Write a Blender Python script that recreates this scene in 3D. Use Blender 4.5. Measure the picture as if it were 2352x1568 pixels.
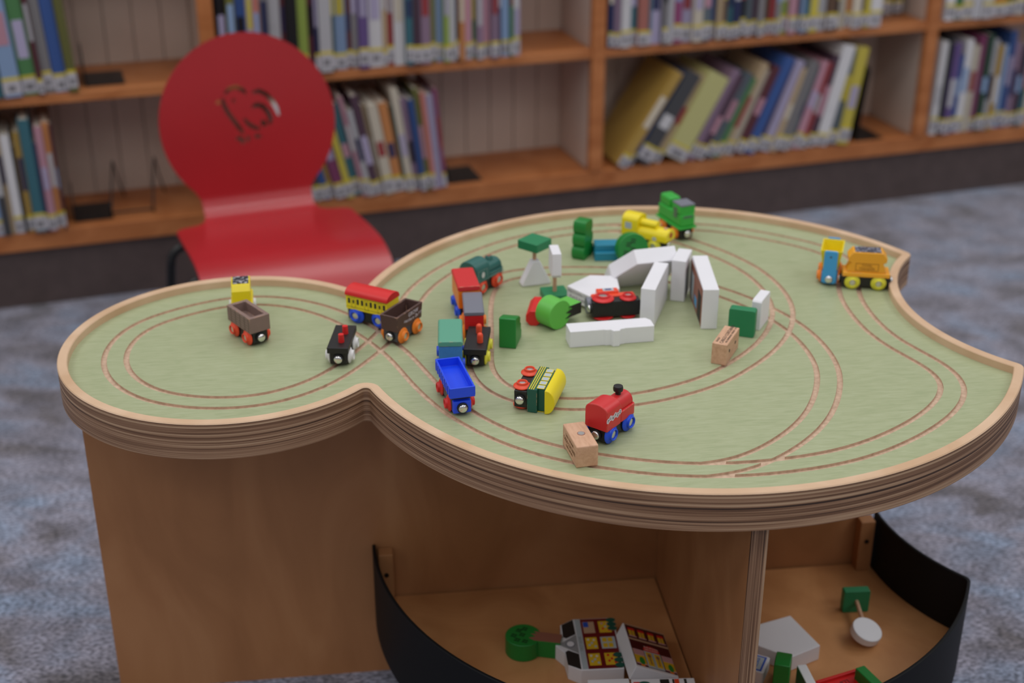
import bpy, bmesh, math, random
from mathutils import Vector, Matrix, Euler
random.seed(7)
R = math.radians
PI = math.pi
scene = bpy.context.scene
for o in list(bpy.data.objects): bpy.data.objects.remove(o)
COL = scene.collection

# ------------------------------------------------------------------ camera, world, lights, exposure
CAM_Z = 1.2432
cd = bpy.data.cameras.new('camera'); cam = bpy.data.objects.new('camera', cd); COL.objects.link(cam)
cam.location = (0, 0, CAM_Z); cam.rotation_euler = (R(90 - 25.6), 0, 0)
cd.sensor_fit = 'HORIZONTAL'; cd.sensor_width = 36; cd.lens = 3200 * 36 / 2352
cd.clip_start = 0.05; cd.clip_end = 60
cd.dof.use_dof = True; cd.dof.focus_distance = 1.50; cd.dof.aperture_fstop = 3.2
scene.camera = cam
vs = scene.view_settings
vs.view_transform = 'Standard'; vs.look = 'None'; vs.gamma = 1; vs.exposure = 0.17
vs.use_curve_mapping = False
w = bpy.data.worlds.new('world'); scene.world = w; w.use_nodes = True
w.node_tree.nodes['Background'].inputs[0].default_value = (0.94, 0.955, 1.0, 1)
w.node_tree.nodes['Background'].inputs[1].default_value = 0.27
LIGHT_POWER = 10.5
for i, lx in enumerate((-2.4, 0.1, 2.6)):
    for j, ly in enumerate((-1.5, 0.1, 1.7, 3.1)):
        ld = bpy.data.lights.new('ceiling_lamp', 'AREA'); ld.shape = 'RECTANGLE'; ld.size = 1.5; ld.size_y = 0.7
        ld.energy = LIGHT_POWER * (0.6 if j == 0 else 1.08); ld.color = (1.0, 0.985, 0.975)
        lo = bpy.data.objects.new('ceiling_lamp', ld); COL.objects.link(lo); lo.location = (lx, ly, 2.85)

# ------------------------------------------------------------------ materials
def lin(c):
    c = c / 255.0
    return c / 12.92 if c <= 0.04045 else ((c + 0.055) / 1.055) ** 2.4
def C(r, g, b, k=1.0): return (min(lin(r) * k, 0.95), min(lin(g) * k, 0.95), min(lin(b) * k, 0.95), 1)
MATS = {}
def mat(name, col, rough=0.5, metal=0.0, spec=0.5, var=0.0, scale=40.0, bump=0.0, coat=0.0):
    if name in MATS: return MATS[name]
    m = bpy.data.materials.new(name); m.use_nodes = True; nt = m.node_tree; b = nt.nodes['Principled BSDF']
    b.inputs['Base Color'].default_value = col; b.inputs['Roughness'].default_value = rough
    b.inputs['Metallic'].default_value = metal; b.inputs['Specular IOR Level'].default_value = spec
    b.inputs['Coat Weight'].default_value = coat; b.inputs['Coat Roughness'].default_value = 0.15
    m.diffuse_color = col
    if var > 0 or bump > 0:
        tc = nt.nodes.new('ShaderNodeTexCoord'); n = nt.nodes.new('ShaderNodeTexNoise')
        n.inputs['Scale'].default_value = scale; n.inputs['Detail'].default_value = 4
        nt.links.new(tc.outputs['Object'], n.inputs['Vector'])
        if var > 0:
            mp = nt.nodes.new('ShaderNodeMapRange'); mp.inputs[1].default_value = 0.3; mp.inputs[2].default_value = 0.7
            mp.inputs[3].default_value = 1 - var; mp.inputs[4].default_value = 1 + var
            mx = nt.nodes.new('ShaderNodeMix'); mx.data_type = 'RGBA'; mx.blend_type = 'MULTIPLY'; mx.inputs[0].default_value = 1
            mx.inputs[6].default_value = col
            nt.links.new(n.outputs['Fac'], mp.inputs[0]); nt.links.new(mp.outputs[0], mx.inputs[7])
            nt.links.new(mx.outputs[2], b.inputs['Base Color'])
        if bump > 0:
            bp = nt.nodes.new('ShaderNodeBump'); bp.inputs['Strength'].default_value = bump; bp.inputs['Distance'].default_value = 0.001
            nt.links.new(n.outputs['Fac'], bp.inputs['Height']); nt.links.new(bp.outputs[0], b.inputs['Normal'])
    MATS[name] = m
    return m
def ramp_mat(name, stops, rough, mapscale, noise_scale, detail=6, distort=0.0, coord='Object', bump=0.0, rot=(0, 0, 0), wave=None, spec=0.4):
    """colour ramp over a stretched noise (wood grain, carpet, plywood edge)"""
    m = bpy.data.materials.new(name); m.use_nodes = True; nt = m.node_tree; b = nt.nodes['Principled BSDF']
    tc = nt.nodes.new('ShaderNodeTexCoord'); mp = nt.nodes.new('ShaderNodeMapping')
    mp.inputs['Scale'].default_value = mapscale; mp.inputs['Rotation'].default_value = rot
    nt.links.new(tc.outputs[coord], mp.inputs['Vector'])
    n = nt.nodes.new('ShaderNodeTexNoise'); n.inputs['Scale'].default_value = noise_scale
    n.inputs['Detail'].default_value = detail; n.inputs['Distortion'].default_value = distort
    nt.links.new(mp.outputs[0], n.inputs['Vector'])
    cr = nt.nodes.new('ShaderNodeValToRGB'); e = cr.color_ramp.elements
    e[0].position, e[0].color = stops[0]; e[1].position, e[1].color = stops[-1]
    for p, c in stops[1:-1]:
        x = e.new(p); x.color = c
    nt.links.new(n.outputs['Fac'], cr.inputs[0]); nt.links.new(cr.outputs[0], b.inputs['Base Color'])
    b.inputs['Roughness'].default_value = rough; b.inputs['Specular IOR Level'].default_value = spec
    if bump:
        bp = nt.nodes.new('ShaderNodeBump'); bp.inputs['Strength'].default_value = bump; bp.inputs['Distance'].default_value = 0.002
        nt.links.new(n.outputs['Fac'], bp.inputs['Height']); nt.links.new(bp.outputs[0], b.inputs['Normal'])
    m.diffuse_color = stops[0][1]
    MATS[name] = m
    return m

K = 1.12
M_GREEN = ramp_mat('green_laminate', [(0.30, C(155, 164, 126)), (0.50, C(164, 171, 134)), (0.72, C(170, 177, 142))], 0.42, (1, 6, 1), 45, 5, 0.6, bump=0.06)
M_GROOVE = ramp_mat('groove_wood', [(0.3, C(180, 152, 128)), (0.7, C(212, 184, 160))], 0.7, (1, 1, 1), 160)
M_RIM = ramp_mat('rim_birch', [(0.3, C(202, 166, 132)), (0.7, C(220, 188, 158))], 0.45, (1, 1, 1), 14, 5, 0.5)
def ply_mat(name, sc1, sc2):
    m = bpy.data.materials.new(name); m.use_nodes = True; nt = m.node_tree; b = nt.nodes['Principled BSDF']
    tc = nt.nodes.new('ShaderNodeTexCoord'); mp = nt.nodes.new('ShaderNodeMapping')
    mp.inputs['Scale'].default_value = sc1; nt.links.new(tc.outputs['Object'], mp.inputs[0])
    n1 = nt.nodes.new('ShaderNodeTexNoise'); n1.inputs['Scale'].default_value = 1.0; n1.inputs['Detail'].default_value = 3
    nt.links.new(mp.outputs[0], n1.inputs['Vector'])
    mp2 = nt.nodes.new('ShaderNodeMapping'); mp2.inputs['Scale'].default_value = sc2; nt.links.new(tc.outputs['Object'], mp2.inputs[0])
    n2 = nt.nodes.new('ShaderNodeTexNoise'); n2.inputs['Scale'].default_value = 1.0; n2.inputs['Detail'].default_value = 4
    nt.links.new(mp2.outputs[0], n2.inputs['Vector'])
    mth = nt.nodes.new('ShaderNodeMath'); mth.operation = 'MULTIPLY_ADD'; mth.inputs[1].default_value = 0.35
    nt.links.new(n2.outputs['Fac'], mth.inputs[0]); 
    mt2 = nt.nodes.new('ShaderNodeMath'); mt2.operation = 'MULTIPLY'; mt2.inputs[1].default_value = 0.65
    nt.links.new(n1.outputs['Fac'], mt2.inputs[0]); nt.links.new(mt2.outputs[0], mth.inputs[2])
    cr = nt.nodes.new('ShaderNodeValToRGB'); e = cr.color_ramp.elements
    e[0].position = 0.38; e[0].color = C(58, 38, 26); e[1].position = 0.62; e[1].color = C(196, 164, 132)
    x = e.new(0.45); x.color = C(118, 84, 60); x = e.new(0.53); x.color = C(156, 120, 92)
    nt.links.new(mth.outputs[0], cr.inputs[0]); nt.links.new(cr.outputs[0], b.inputs['Base Color'])
    b.inputs['Roughness'].default_value = 0.6
    return m
M_PLY = ply_mat('plywood_edge', (0.25, 0.25, 300), (6, 6, 800))
M_PLYV = ply_mat('plywood_end', (300, 0.25, 0.25), (800, 6, 6))
M_BIRCH = ramp_mat('birch_panel', [(0.30, C(160, 108, 68)), (0.5, C(173, 119, 77)), (0.70, C(184, 131, 88))], 0.45, (1.4, 1.4, 0.5), 6, 5, 1.4)
M_BINFLOOR = ramp_mat('birch_floor', [(0.30, C(186, 128, 80)), (0.70, C(212, 154, 102))], 0.45, (1, 1, 1), 9, 5, 1.2)
M_BLACKVINYL = mat('black_vinyl', C(13, 14, 17), 0.6, spec=0.25)
M_CARPET = None
def carpet():
    m = bpy.data.materials.new('carpet'); m.use_nodes = True; nt = m.node_tree; b = nt.nodes['Principled BSDF']
    tc = nt.nodes.new('ShaderNodeTexCoord')
    def noise(scale, rot, s, det, dist):
        mp = nt.nodes.new('ShaderNodeMapping'); mp.inputs['Scale'].default_value = scale; mp.inputs['Rotation'].default_value = (0, 0, rot)
        nt.links.new(tc.outputs['Object'], mp.inputs[0]); n = nt.nodes.new('ShaderNodeTexNoise')
        n.inputs['Scale'].default_value = s; n.inputs['Detail'].default_value = det; n.inputs['Distortion'].default_value = dist
        nt.links.new(mp.outputs[0], n.inputs['Vector']); return n
    n1 = noise((1, 1.7, 1), 0.7, 6.0, 6, 0.5); n2 = noise((1, 1.6, 1), -0.6, 130, 3, 0.2); n3 = noise((1, 1.2, 1), 0.6, 14, 6, 0.6)
    cr = nt.nodes.new('ShaderNodeValToRGB'); e = cr.color_ramp.elements
    e[0].position = 0.34; e[0].color = C(106, 101, 105); e[1].position = 0.70; e[1].color = C(134, 147, 170)
    x = e.new(0.5); x.color = C(140, 138, 152)
    nt.links.new(n1.outputs['Fac'], cr.inputs[0])
    def mul(a, n, lo, hi, o0, o1):
        r = nt.nodes.new('ShaderNodeMapRange'); r.inputs[1].default_value = lo; r.inputs[2].default_value = hi; r.inputs[3].default_value = o0; r.inputs[4].default_value = o1
        nt.links.new(n.outputs['Fac'], r.inputs[0]); x = nt.nodes.new('ShaderNodeMix'); x.data_type = 'RGBA'; x.blend_type = 'MULTIPLY'; x.inputs[0].default_value = 1
        nt.links.new(a, x.inputs[6]); nt.links.new(r.outputs[0], x.inputs[7]); return x.outputs[2]
    c = mul(cr.outputs[0], n2, 0.36, 0.64, 0.45, 1.42); c = mul(c, n3, 0.35, 0.62, 0.70, 1.08)
    nt.links.new(c, b.inputs['Base Color']); b.inputs['Roughness'].default_value = 0.95; b.inputs['Specular IOR Level'].default_value = 0.1
    b.inputs['Sheen Weight'].default_value = 0.9; b.inputs['Sheen Roughness'].default_value = 0.4; b.inputs['Sheen Tint'].default_value = (0.86, 0.90, 1.0, 1)
    return m
M_CARPET = carpet()
M_OAK = ramp_mat('oak_trim', [(0.3, C(166, 98, 52)), (0.7, C(196, 126, 76))], 0.42, (1, 1, 3), 9, 5, 0.8)
M_CREAM = mat('cream_board', C(208, 188, 174), 0.6, var=0.05, scale=6)
M_KICK = mat('dark_kick', C(84, 70, 68), 0.6, var=0.12, scale=30)
M_REDCHAIR = mat('red_lacquer', C(170, 28, 36), 0.34, var=0.05, scale=6, coat=0.25)
M_BLACKMETAL = mat('black_metal', C(18, 18, 20), 0.4)
M_CHROME = mat('chrome', (0.80, 0.79, 0.77, 1), 0.16, metal=1.0)
M_CAP = mat('axle_steel', (0.72, 0.71, 0.68, 1), 0.3, metal=1.0)
M_BLACK = mat('toy_black', C(26, 25, 26), 0.42)
M_DARKGREY = mat('toy_dark_grey', C(72, 74, 80), 0.5)
M_WHITE = mat('toy_white', C(232, 231, 236), 0.45, var=0.012, scale=25)
M_RED = mat('toy_red', C(206, 44, 46), 0.38)
M_BRIGHTRED = mat('toy_bright_red', C(214, 34, 34), 0.4)
M_ORANGERED = mat('toy_orange_red', C(232, 76, 42), 0.4)
M_YELLOW = mat('toy_yellow', C(236, 214, 24), 0.38)
M_LEMON = mat('toy_lemon', C(222, 216, 62), 0.4)
M_BLUE = mat('toy_blue', C(26, 78, 220), 0.36)
M_DEEPBLUE = mat('toy_deep_blue', C(28, 74, 232), 0.34)
M_ORANGE = mat('toy_orange', C(240, 132, 36), 0.4)
M_AMBER = mat('toy_amber', C(240, 168, 42), 0.4)
M_LEAF = mat('toy_leaf_green', C(26, 128, 50), 0.4, var=0.04, scale=30)
M_SIGN = mat('toy_sign_green', C(34, 128, 82), 0.45)
M_LIME = mat('toy_lime', C(98, 186, 72), 0.42)
M_GRASS = mat('toy_grass_green', C(52, 168, 62), 0.42)
M_TEALGREEN = mat('toy_teal_green', C(44, 100, 94), 0.42)
M_BOTTLE = mat('toy_bottle_green', C(24, 86, 72), 0.45)
M_SEA = mat('toy_sea_green', C(92, 160, 134), 0.42)
M_STEELBLUE = mat('toy_steel_blue', C(62, 128, 190), 0.5, var=0.05, scale=300)
M_SKY = mat('toy_sky_blue', C(66, 158, 216), 0.4)
M_TEAL = mat('toy_teal', C(34, 134, 164), 0.4)
M_SLATE = mat('toy_slate_grey', C(118, 120, 132), 0.45)
M_TAUPE = mat('toy_taupe', C(132, 108, 100), 0.55, var=0.05, scale=90)
M_TAUPELINE = mat('taupe_line', C(84, 70, 58), 0.6)
M_BROWN = mat('toy_brown', C(84, 60, 54), 0.5)
M_WHITEWHEEL = mat('toy_white_wheel', C(224, 222, 222), 0.45)
M_BEECH = ramp_mat('toy_beech', [(0.3, C(196, 152, 122)), (0.7, C(214, 172, 142))], 0.55, (1, 4, 4), 60, 5, 0.4)
M_INK = mat('print_ink', C(38, 32, 30), 0.6)
M_PRINTGREY = mat('print_grey', C(150, 150, 152), 0.6)
M_MAROON = mat('print_maroon', C(112, 16, 22), 0.5)
M_PYELLOW = mat('print_yellow', C(226, 184, 38), 0.5)
M_PINK = mat('print_pink', C(206, 156, 160), 0.5)
M_PBLUE = mat('print_blue', C(38, 84, 190), 0.5)
M_PGREY = mat('print_light_grey', C(180, 190, 196), 0.5)
M_PTAN = mat('print_tan', C(196, 160, 130), 0.5)
M_PBROWN = mat('print_brown', C(150, 96, 78), 0.5)
def coal_mat(name, a, b_):
    m = bpy.data.materials.new(name); m.use_nodes = True; nt = m.node_tree; b = nt.nodes['Principled BSDF']
    tc = nt.nodes.new('ShaderNodeTexCoord'); v = nt.nodes.new('ShaderNodeTexNoise'); v.inputs['Scale'].default_value = 260; v.inputs['Detail'].default_value = 1
    nt.links.new(tc.outputs['Object'], v.inputs['Vector']); cr = nt.nodes.new('ShaderNodeValToRGB'); e = cr.color_ramp.elements
    cr.color_ramp.interpolation = 'CONSTANT'
    e[0].position = 0; e[0].color = a; e[1].position = 0.56; e[1].color = b_
    nt.links.new(v.outputs['Fac'], cr.inputs[0]); nt.links.new(cr.outputs[0], b.inputs['Base Color']); b.inputs['Roughness'].default_value = 0.5
    return m
def wear(m, wood, amount=0.5):
    """paint rubbed off along the edges, bare wood showing"""
    nt = m.node_tree; b = nt.nodes['Principled BSDF']
    bv = nt.nodes.new('ShaderNodeBevel'); bv.inputs['Radius'].default_value = 0.0009; bv.samples = 4
    ge = nt.nodes.new('ShaderNodeNewGeometry'); dt = nt.nodes.new('ShaderNodeVectorMath'); dt.operation = 'DOT_PRODUCT'
    nt.links.new(bv.outputs[0], dt.inputs[0]); nt.links.new(ge.outputs['Normal'], dt.inputs[1])
    tc = nt.nodes.new('ShaderNodeTexCoord'); n = nt.nodes.new('ShaderNodeTexNoise'); n.inputs['Scale'].default_value = 150; n.inputs['Detail'].default_value = 3
    nt.links.new(tc.outputs['Object'], n.inputs['Vector'])
    r1 = nt.nodes.new('ShaderNodeMapRange'); r1.inputs[1].default_value = 0.985; r1.inputs[2].default_value = 0.93
    r2 = nt.nodes.new('ShaderNodeMapRange'); r2.inputs[1].default_value = 0.62 - 0.3 * amount; r2.inputs[2].default_value = 0.70 - 0.3 * amount
    nt.links.new(dt.outputs['Value'], r1.inputs[0]); nt.links.new(n.outputs['Fac'], r2.inputs[0])
    mu = nt.nodes.new('ShaderNodeMath'); mu.operation = 'MULTIPLY'; nt.links.new(r1.outputs[0], mu.inputs[0]); nt.links.new(r2.outputs[0], mu.inputs[1])
    mx = nt.nodes.new('ShaderNodeMix'); mx.data_type = 'RGBA'; mx.inputs[6].default_value = b.inputs['Base Color'].default_value; mx.inputs[7].default_value = wood
    if b.inputs['Base Color'].is_linked: nt.links.new(b.inputs['Base Color'].links[0].from_socket, mx.inputs[6])
    nt.links.new(mu.outputs[0], mx.inputs[0]); nt.links.new(mx.outputs[2], b.inputs['Base Color'])
WOOD = C(206, 158, 124)
for m_, a_ in ((M_RED, 0.55), (M_TAUPE, 0.45), (M_YELLOW, 0.3), (M_SEA, 0.45), (M_BROWN, 0.3), (M_AMBER, 0.35), (M_BOTTLE, 0.3), (M_ORANGE, 0.2)): wear(m_, WOOD, a_)
M_COAL = coal_mat('coal_print', C(36, 36, 44), C(170, 170, 176))
M_COALGREY = coal_mat('coal_print_grey', C(62, 62, 76), C(142, 142, 156))

# ------------------------------------------------------------------ mesh helpers
class MB:
    def __init__(s): s.v = []; s.f = []; s.mi = []
    def add(s, v, f, mi=0):
        o = len(s.v); s.v += [tuple(p) for p in v]; s.f += [tuple(i + o for i in q) for q in f]; s.mi += [mi] * len(f); return s
    def box(s, x0, x1, y0, y1, z0, z1):
        v = [(x, y, z) for z in (z0, z1) for y in (y0, y1) for x in (x0, x1)]
        return s.add(v, [(0, 2, 3, 1), (4, 5, 7, 6), (0, 1, 5, 4), (2, 6, 7, 3), (0, 4, 6, 2), (1, 3, 7, 5)])
    def frustum(s, a, b):   # a,b: (x0,x1,y0,y1,z)
        v = [(x, y, q[4]) for q in (a, b) for y in q[2:4] for x in q[0:2]]
        return s.add(v, [(0, 2, 3, 1), (4, 5, 7, 6), (0, 1, 5, 4), (2, 6, 7, 3), (0, 4, 6, 2), (1, 3, 7, 5)])
    def prism(s, poly, axis, a0, a1):
        n = len(poly); P = []
        for a in (a0, a1):
            for p, q in poly:
                P.append({'x': (a, p, q), 'y': (p, a, q), 'z': (p, q, a)}[axis])
        return s.add(P, [tuple(range(n)), tuple(range(2 * n - 1, n - 1, -1))] + [(i, (i + 1) % n, n + (i + 1) % n, n + i) for i in range(n)])
    def lathe(s, prof, axis='z', c=(0, 0, 0), n=24):
        V = []; F = []
        for k in range(n):
            a = 2 * PI * k / n
            for r, h in prof:
                x, y = r * math.cos(a), r * math.sin(a)
                V.append({'z': (c[0] + x, c[1] + y, c[2] + h), 'y': (c[0] + x, c[1] + h, c[2] + y), 'x': (c[0] + h, c[1] + x, c[2] + y)}[axis])
        m = len(prof)
        for k in range(n):
            for i in range(m - 1):
                a, b = k * m + i, ((k + 1) % n) * m + i
                F.append((a, b, b + 1, a + 1))
        F = [f for f in F]
        return s.add(V, F)
    def cyl(s, c, r, h, axis='z', n=20, r2=None):
        r2 = r if r2 is None else r2
        return s.lathe([(0, 0), (r, 0), (r2, h), (0, h)], axis, c, n)
    def tube(s, path, r, n=10):
        V = []; F = []; up = Vector((0.0123, 0.031, 1)).normalized(); m = len(path); P = [Vector(p) for p in path]
        for i, p in enumerate(P):
            t = (P[min(i + 1, m - 1)] - P[max(i - 1, 0)]).normalized()
            a = t.cross(up)
            if a.length < 1e-3: a = t.cross(Vector((1, 0, 0)))
            a.normalize(); b = t.cross(a)
            for k in range(n):
                q = 2 * PI * k / n; V.append(tuple(p + a * r * math.cos(q) + b * r * math.sin(q)))
        for i in range(m - 1):
            for k in range(n):
                F.append((i * n + k, i * n + (k + 1) % n, (i + 1) * n + (k + 1) % n, (i + 1) * n + k))
        F.append(tuple(range(n))); F.append(tuple(range((m - 1) * n + n - 1, (m - 1) * n - 1, -1)))
        return s.add(V, F)
    def obox(s, L, W, z0, z1, t, floor, flare=0.0):
        """open topped box: walls t thick, inner floor at z=floor"""
        a, b = L / 2, W / 2; c, d = a - flare, b - flare
        out0 = [(-c, -d, z0), (c, -d, z0), (c, d, z0), (-c, d, z0)]; out1 = [(-a, -b, z1), (a, -b, z1), (a, b, z1), (-a, b, z1)]
        in1 = [(-a + t, -b + t, z1), (a - t, -b + t, z1), (a - t, b - t, z1), (-a + t, b - t, z1)]
        in0 = [(-c + t, -d + t, floor), (c - t, -d + t, floor), (c - t, d - t, floor), (-c + t, d - t, floor)]
        F = [(3, 2, 1, 0), (12, 13, 14, 15)]
        for i in range(4):
            j = (i + 1) % 4
            F += [(i, j, 4 + j, 4 + i), (4 + i, 4 + j, 8 + j, 8 + i), (8 + i, 8 + j, 12 + j, 12 + i)]
        return s.add(out0 + out1 + in1 + in0, F)
    def mesh(s, name, mats, smooth=None):
        me = bpy.data.meshes.new(name); me.from_pydata(s.v, [], s.f)
        for i, q in enumerate(s.mi): me.polygons[i].material_index = q
        bm = bmesh.new(); bm.from_mesh(me)
        bmesh.ops.remove_doubles(bm, verts=bm.verts, dist=1e-6)
        bmesh.ops.dissolve_degenerate(bm, edges=bm.edges, dist=1e-7)
        bmesh.ops.recalc_face_normals(bm, faces=bm.faces); bm.to_mesh(me); bm.free()
        for m in (mats if isinstance(mats, (list, tuple)) else [mats]): me.materials.append(m)
        if smooth:
            for p in me.polygons: p.use_smooth = True
            me.set_sharp_from_angle(angle=R(smooth))
        return me
    def build(s, name, m, parent=None, bevel=0.0, smooth=None, seg=2):
        o = bpy.data.objects.new(name, s.mesh(name, m, smooth)); COL.objects.link(o)
        if parent: o.parent = parent
        if bevel:
            b = o.modifiers.new('bevel', 'BEVEL'); b.width = bevel; b.segments = seg; b.limit_method = 'ANGLE'; b.angle_limit = R(35)
        return o
def box_part(name, m, parent, d, bevel=0.0): return MB().box(*d).build(name, m, parent, bevel)
def tag(o, label=None, cat=None, group=None, kind=None):
    if label: o['label'] = label
    if cat: o['category'] = cat
    if group: o['group'] = group
    if kind: o['kind'] = kind
    return o
def thing(name, label, cat, loc, rot=(0, 0, 0), group=None):
    o = bpy.data.objects.new(name, None); COL.objects.link(o); o.empty_display_size = 0.02
    o.location = loc; o.rotation_euler = rot
    return tag(o, label, cat, group)
def inst(src_mesh, name, parent, loc, rot=(0, 0, 0), scale=(1, 1, 1), m=None):
    o = bpy.data.objects.new(name, src_mesh); COL.objects.link(o); o.parent = parent
    o.location = loc; o.rotation_euler = rot; o.scale = scale
    if m is not None:
        o.material_slots[0].link = 'OBJECT'; o.material_slots[0].material = m
    return o
def eval_mesh(o, name):
    dg = bpy.context.evaluated_depsgraph_get()
    me = bpy.data.meshes.new_from_object(o.evaluated_get(dg), depsgraph=dg); me.name = name
    return me
def text(s, size, m, parent, loc, rot, name='lettering', align='CENTER', spacing=1.0, sx=1.0):
    cu = bpy.data.curves.new('txt', 'FONT'); cu.body = s; cu.size = size; cu.align_x = align; cu.align_y = 'CENTER'
    cu.extrude = 0.00008; cu.space_character = spacing; cu.resolution_u = 3
    t = bpy.data.objects.new('txt', cu); COL.objects.link(t); bpy.context.view_layer.update()
    me = eval_mesh(t, name); bpy.data.objects.remove(t); bpy.data.curves.remove(cu)
    me.materials.clear(); me.materials.append(m)
    o = bpy.data.objects.new(name, me); COL.objects.link(o); o.parent = parent; o.location = loc; o.rotation_euler = rot; o.scale = (sx, 1, 1)
    return o
def rrect(x0, x1, y0, y1, r, n=5):
    P = []
    for cx, cy, a in ((x1 - r, y0 + r, -90), (x1 - r, y1 - r, 0), (x0 + r, y1 - r, 90), (x0 + r, y0 + r, 180)):
        for i in range(n + 1): P.append((cx + r * math.cos(R(a + 90 * i / n)), cy + r * math.sin(R(a + 90 * i / n))))
    return P

# ------------------------------------------------------------------ the room: carpet
tag(MB().box(-4.5, 4.5, -2.0, 6.0, -0.02, 0).build('floor', M_CARPET), kind='structure')

# ------------------------------------------------------------------ bookcases along the back
SA = R(18.2584); AX = Vector((math.cos(SA), math.sin(SA), 0)); NB = Vector((-math.sin(SA), math.cos(SA), 0)); SO = Vector((0, 3.11192, 0))
def sp(s, b, z): p = SO + AX * s + NB * b; return (p.x, p.y, z)
SZ = [(0.130, 0.172), (0.444, 0.466), (0.758, 0.780), (1.072, 1.094)]     # shelf boards (under side, top)
DEPTH = 0.215
def bookcase(s0, s1, label):
    t = thing('bookcase', label, 'bookcase', sp((s0 + s1) / 2, 0, 0), (0, 0, SA), 'oak-trimmed bookcases along the back wall')
    h = (s1 - s0) / 2; pw = 0.0165
    box_part('kick_panel', M_KICK, t, (-h, h, 0.012, 0.030, 0, 0.130), 0.001)
    for i, (za, zb) in enumerate(SZ):
        b = box_part('shelf_board', M_OAK, t, (-h + pw, h - pw, 0.020, DEPTH, zb - 0.020, zb))
        box_part('shelf_edge', M_OAK, b, (-h + (0 if i == 0 else pw), h - (0 if i == 0 else pw), 0.0, 0.020, za, zb), 0.002)
    for sg in (-1, 1):
        box_part('side_panel', M_CREAM, t, (min(sg * h, sg * (h - 0.014)), max(sg * h, sg * (h - 0.014)), 0.020, DEPTH, 0.172, 1.13))
    box_part('post_trim', M_OAK, t, (h - pw, h + pw, -0.003, 0.018, 0.172, 1.13), 0.002)
    n = 14; bw = (2 * h - 0.028) / n
    me = MB().box(-bw / 2 + 0.0012, bw / 2 - 0.0012, DEPTH, DEPTH + 0.010, 0.13, 1.13).mesh('back_board', M_CREAM)
    for i in range(n): inst(me, 'back_board', t, (-h + 0.014 + bw * (i + 0.5), 0, 0))
    box_part('backing', M_CREAM, t, (-h, h, DEPTH + 0.011, DEPTH + 0.02, 0, 1.13))
    return t
PS = [-1.556, -0.671, 0.210, 1.102, 1.987]
bookcase(PS[0], PS[1], 'oak-trimmed bookcase at the left edge behind the chair')
bookcase(PS[1], PS[2], 'oak-trimmed bookcase straight behind the red chair')
bookcase(PS[2], PS[3], 'oak-trimmed bookcase holding the row of slanting books')
bookcase(PS[3], PS[4], 'oak-trimmed bookcase at the right edge of the room')

# ------------------------------------------------------------------ the train table
T0 = Vector((-0.33757, 1.52292, 0)); TA = R(6.9032)
tax = Vector((math.cos(TA), math.sin(TA), 0)); tn = Vector((-math.sin(TA), math.cos(TA), 0))
RIM_Z, TOP_Z, UND_Z = 0.513, 0.503, 0.4685
BIN_Z = 0.124
table = thing('train_table', 'plywood play table with a green two-lobed top and grooved railway tracks', 'table', (T0.x, T0.y, 0), (0, 0, TA))
# table space: x along the long axis from the small lobe's centre, y to the back
def tl(x, y):
    d = Vector((x, y, 0)) - T0; return (d.dot(tax), d.dot(tn))
D12, D13 = 0.5491, 1.105
R1, R2, R3 = 0.2057, 0.4135, 0.251
def isect(c1, r1, c2, r2, sgn):
    d = c2 - c1; a = (r1 * r1 - r2 * r2 + d * d) / (2 * d); h = math.sqrt(max(r1 * r1 - a * a, 0)); return (c1 + a, sgn * h)
def arc(c, r, p, q, ccw, n):
    a = math.atan2(p[1] - c[1], p[0] - c[0]); b = math.atan2(q[1] - c[1], q[0] - c[0])
    if ccw and b < a: b += 2 * PI
    if not ccw and b > a: b -= 2 * PI
    return [(c[0] + r * math.cos(a + (b - a) * i / n), c[1] + r * math.sin(a + (b - a) * i / n)) for i in range(n)]
def outline(d, rc, rv):
    """the table's outline inset by d; rc rounds the waist, rv rounds the two horns of the bite"""
    r1, r2, r3 = R1 - d, R2 - d, R3 + d; c1, c2, c3 = (0, 0), (D12, 0), (D13, 0)
    def toward(c, p, r): 
        L = math.hypot(p[0] - c[0], p[1] - c[1]); return (c[0] + (p[0] - c[0]) * r / L, c[1] + (p[1] - c[1]) * r / L)
    P = []
    ff = isect(0, r1 + rc, D12, r2 + rc, -1); fr = (ff[0], -ff[1])
    hf = isect(D12, r2 - rv, D13, r3 + rv, -1); hr = (hf[0], -hf[1])
    P += arc(c2, r2, toward(c2, ff, r2), toward(c2, hf, r2), True, 120)
    P += arc(hf, rv, toward(c2, hf, r2), toward(c3, hf, r3), True, 6)
    P += arc(c3, r3, toward(c3, hf, r3), toward(c3, hr, r3), False, 50)
    P += arc(hr, rv, toward(c3, hr, r3), toward(c2, hr, r2), True, 6)
    P += arc(c2, r2, toward(c2, hr, r2), toward(c2, fr, r2), True, 120)
    P += arc(fr, rc, toward(c2, fr, r2), toward(c1, fr, r1), False, 8)
    P += arc(c1, r1, toward(c1, fr, r1), toward(c1, ff, r1), True, 90)
    P += arc(ff, rc, toward(c1, ff, r1), toward(c2, ff, r2), False, 8)
    return P
def ol(d): return outline(d, 0.006 + d, max(0.012 - d, 0.0015))
def loft(rows, cap0=False, cap1=False):
    n = len(rows[0][0]); mb = MB(); V = []; F = []
    for P, z in rows: V += [(x, y, z) for x, y in P]
    for k in range(len(rows) - 1):
        for i in range(n): F.append((k * n + i, k * n + (i + 1) % n, (k + 1) * n + (i + 1) % n, (k + 1) * n + i))
    if cap0: F.append(tuple(range(n - 1, -1, -1)))
    if cap1: F.append(tuple(range((len(rows) - 1) * n, len(rows) * n)))
    return mb.add(V, F)
W_RIM = 0.0118
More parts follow.
